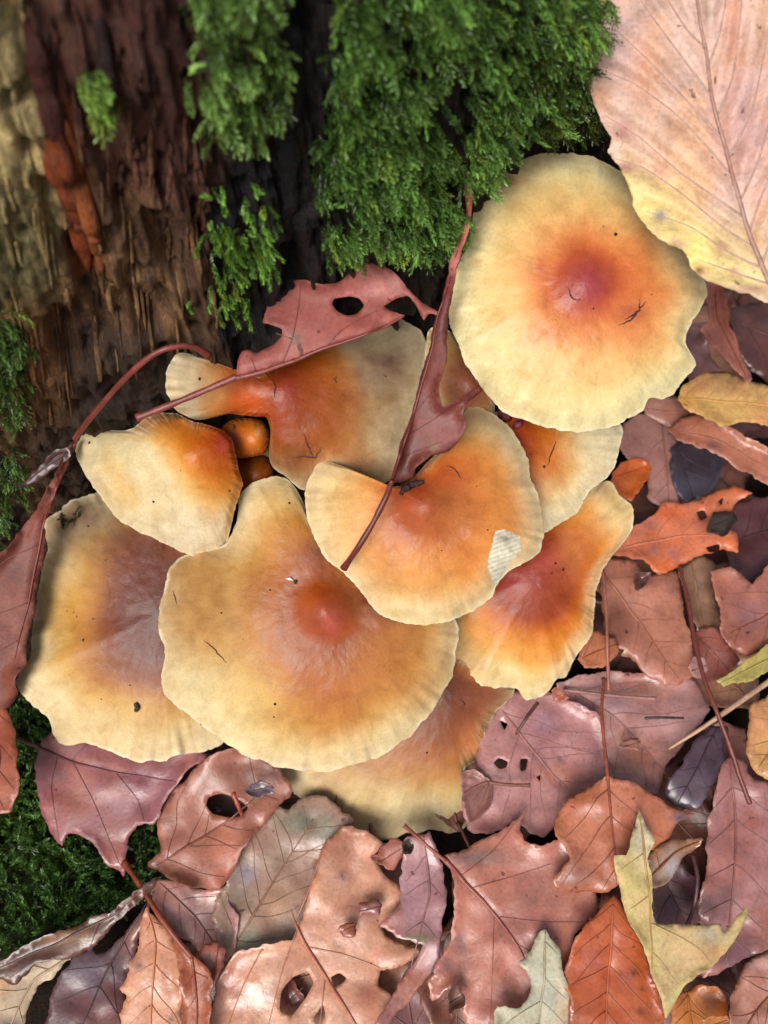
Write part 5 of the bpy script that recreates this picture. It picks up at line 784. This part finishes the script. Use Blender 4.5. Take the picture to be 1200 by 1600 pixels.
wall_moss('spiky light green moss strands below the high tuft on dark wood', [(330, 262), (375, 250), (400, 275), (435, 290), (436, 320), (415, 330), (418, 390), (380, 410), (380, 480), (340, 505), (325, 480), (335, 450), (285, 465), (315, 410), (330, 380), (318, 330)], 300, 303, (104, 142, 60), (0.24, 0.46), SHBIG + SH[:2], dens=-0.02, thick=0.55)
wall_moss('tiny moss sprig alone on the reddish rotten wood', [(120, 70), (145, 90), (165, 135), (152, 160), (132, 125)], 34, 304, (120, 150, 70), (0.28, 0.5), thick=0.5)
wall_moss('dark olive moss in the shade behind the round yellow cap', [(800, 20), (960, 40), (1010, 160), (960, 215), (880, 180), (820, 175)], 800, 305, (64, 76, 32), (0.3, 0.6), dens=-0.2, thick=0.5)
wall_moss('feathery moss low on the stump flank beside the rolled leaf', [(-80, 470), (25, 480), (42, 510), (20, 560), (36, 600), (25, 660), (50, 730), (20, 780), (0, 830), (-80, 860)], 600, 306, (80, 106, 54), (0.28, 0.56), dens=-0.1, thick=0.5, down=0.5)
def ground_moss():
    gg = np.random.default_rng(311); p = sample([(-120, 1060), (40, 1090), (110, 1150), (250, 1230), (270, 1330), (235, 1390), (180, 1425), (100, 1455), (0, 1490), (-120, 1490)], 1500, 312)
    cl = fbm(p[:, 0] / 50, p[:, 1] / 50, s=313); P = at_height(p, 0.2 + 0.7 * gg.random(len(p)) + 0.35 * cl); n = len(P)
    D = np.array([0, 0, 1.0]) * gg.uniform(0.1, 0.9, (n, 1)) + gg.normal(0, 0.6, (n, 3)); hue = lin((76, 108, 48)) * (1 + 0.8 * cl)[:, None] * gg.uniform(0.6, 1.5, (n, 1))
    N = gg.normal(0, 1, (n, 3)); v, f, c = plant(P, D, N, gg.uniform(0.3, 0.62, n), hue, SH, 314)
    tag(mesh('ground_moss', v, f, M_MOSS, None, P.mean(0), c, False), 'dark green moss carpet on the ground around the pointed mauve leaf', 'moss', kind='stuff')
ground_moss()
def sprig(label, pts, n, seed, col, key=None):
    gg = np.random.default_rng(seed); ln = resample(catmull(pts, False, 8), 1.0, False); ix = gg.integers(len(ln), size=n); p = ln[ix] + gg.normal(0, 2, (n, 2)); P = at_depth(p, CAPS[key][0](p) - 0.04 - 0.1 * gg.random(n))
    D = gg.normal(0, 1, (n, 3)); v, f, c = plant(P, D, gg.normal(0, 1, (n, 3)), gg.uniform(0.12, 0.26, n), np.tile(lin(col), (n, 1)), SH[:2], seed)
    tag(mesh('moss_sprig', v, f, M_MOSS, None, P.mean(0), c, False), label, 'moss sprig')
sprig('dark scrap of moss lying on the mauve-brown cap', [(90, 792), (95, 810), (106, 812), (128, 806)], 26, 320, (52, 62, 32), 'H')

# ------------------------------------------------------------------ crumbs and debris on the caps
def crumb(name, label, cat, key, pts, r, col, seed, lift=0.04):
    dep = CAPS[key][0]; p = resample(catmull(np.asarray(pts, float), False, 6), 1.6, False); V = at_depth(p, dep(p) - lift); k = np.linspace(0, 1, len(V))
    rr = r * np.clip(np.sin(np.pi * np.clip(k, 0.08, 0.92)), 0.3, 1) ** 0.5; v, f = tube(V, rr, 9); ctr = np.repeat(V, 9, 0); v = ctr + (v - ctr) * (1 + 0.45 * noise(v[:, 0] * 22, v[:, 1] * 22, v[:, 2] * 22, s=seed))[:, None]
    c = lin(col) * (1 + 0.5 * noise(v[:, 0] * 30, v[:, 1] * 30, v[:, 2] * 30, s=seed))[:, None]; return tag(mesh(name, v, f, M_CRUMB, None, V.mean(0), c), label, cat)
crumb('soil_crumb', 'black soil crumb on the buff part of the mauve-brown cap', 'crumb', 'H', [(212, 1098), (214, 1105), (212, 1112)], 0.075, (44, 40, 30), 1)
crumb('soil_crumb', 'dark grey crumb by the orange disc of the broad tan cap', 'crumb', 'E', [(459, 908), (464, 910)], 0.055, (50, 44, 40), 2)
crumb('shell_flake', 'tiny white flake by the orange disc of the broad tan cap', 'flake', 'E', [(447, 904), (453, 904), (458, 907)], 0.035, (232, 228, 220), 3)
crumb('insect_larva', 'dark ringed larva in the notch above the red knob', 'larva', 'F', [(626, 772), (632, 764), (642, 758), (652, 755), (662, 753)], 0.09, (54, 30, 26), 4, 0.07)
crumb('resin_bead', 'dark red wet bead between the yellow and notched caps', 'bead', 'B', [(782, 640), (790, 650), (797, 655)], 0.16, (96, 34, 30), 5, 0.1)
crumb('resin_bead', 'small glossy purple-red bead on the cream cap centre', 'bead', 'B', [(806, 660), (812, 668)], 0.12, (130, 60, 76), 6, 0.08)
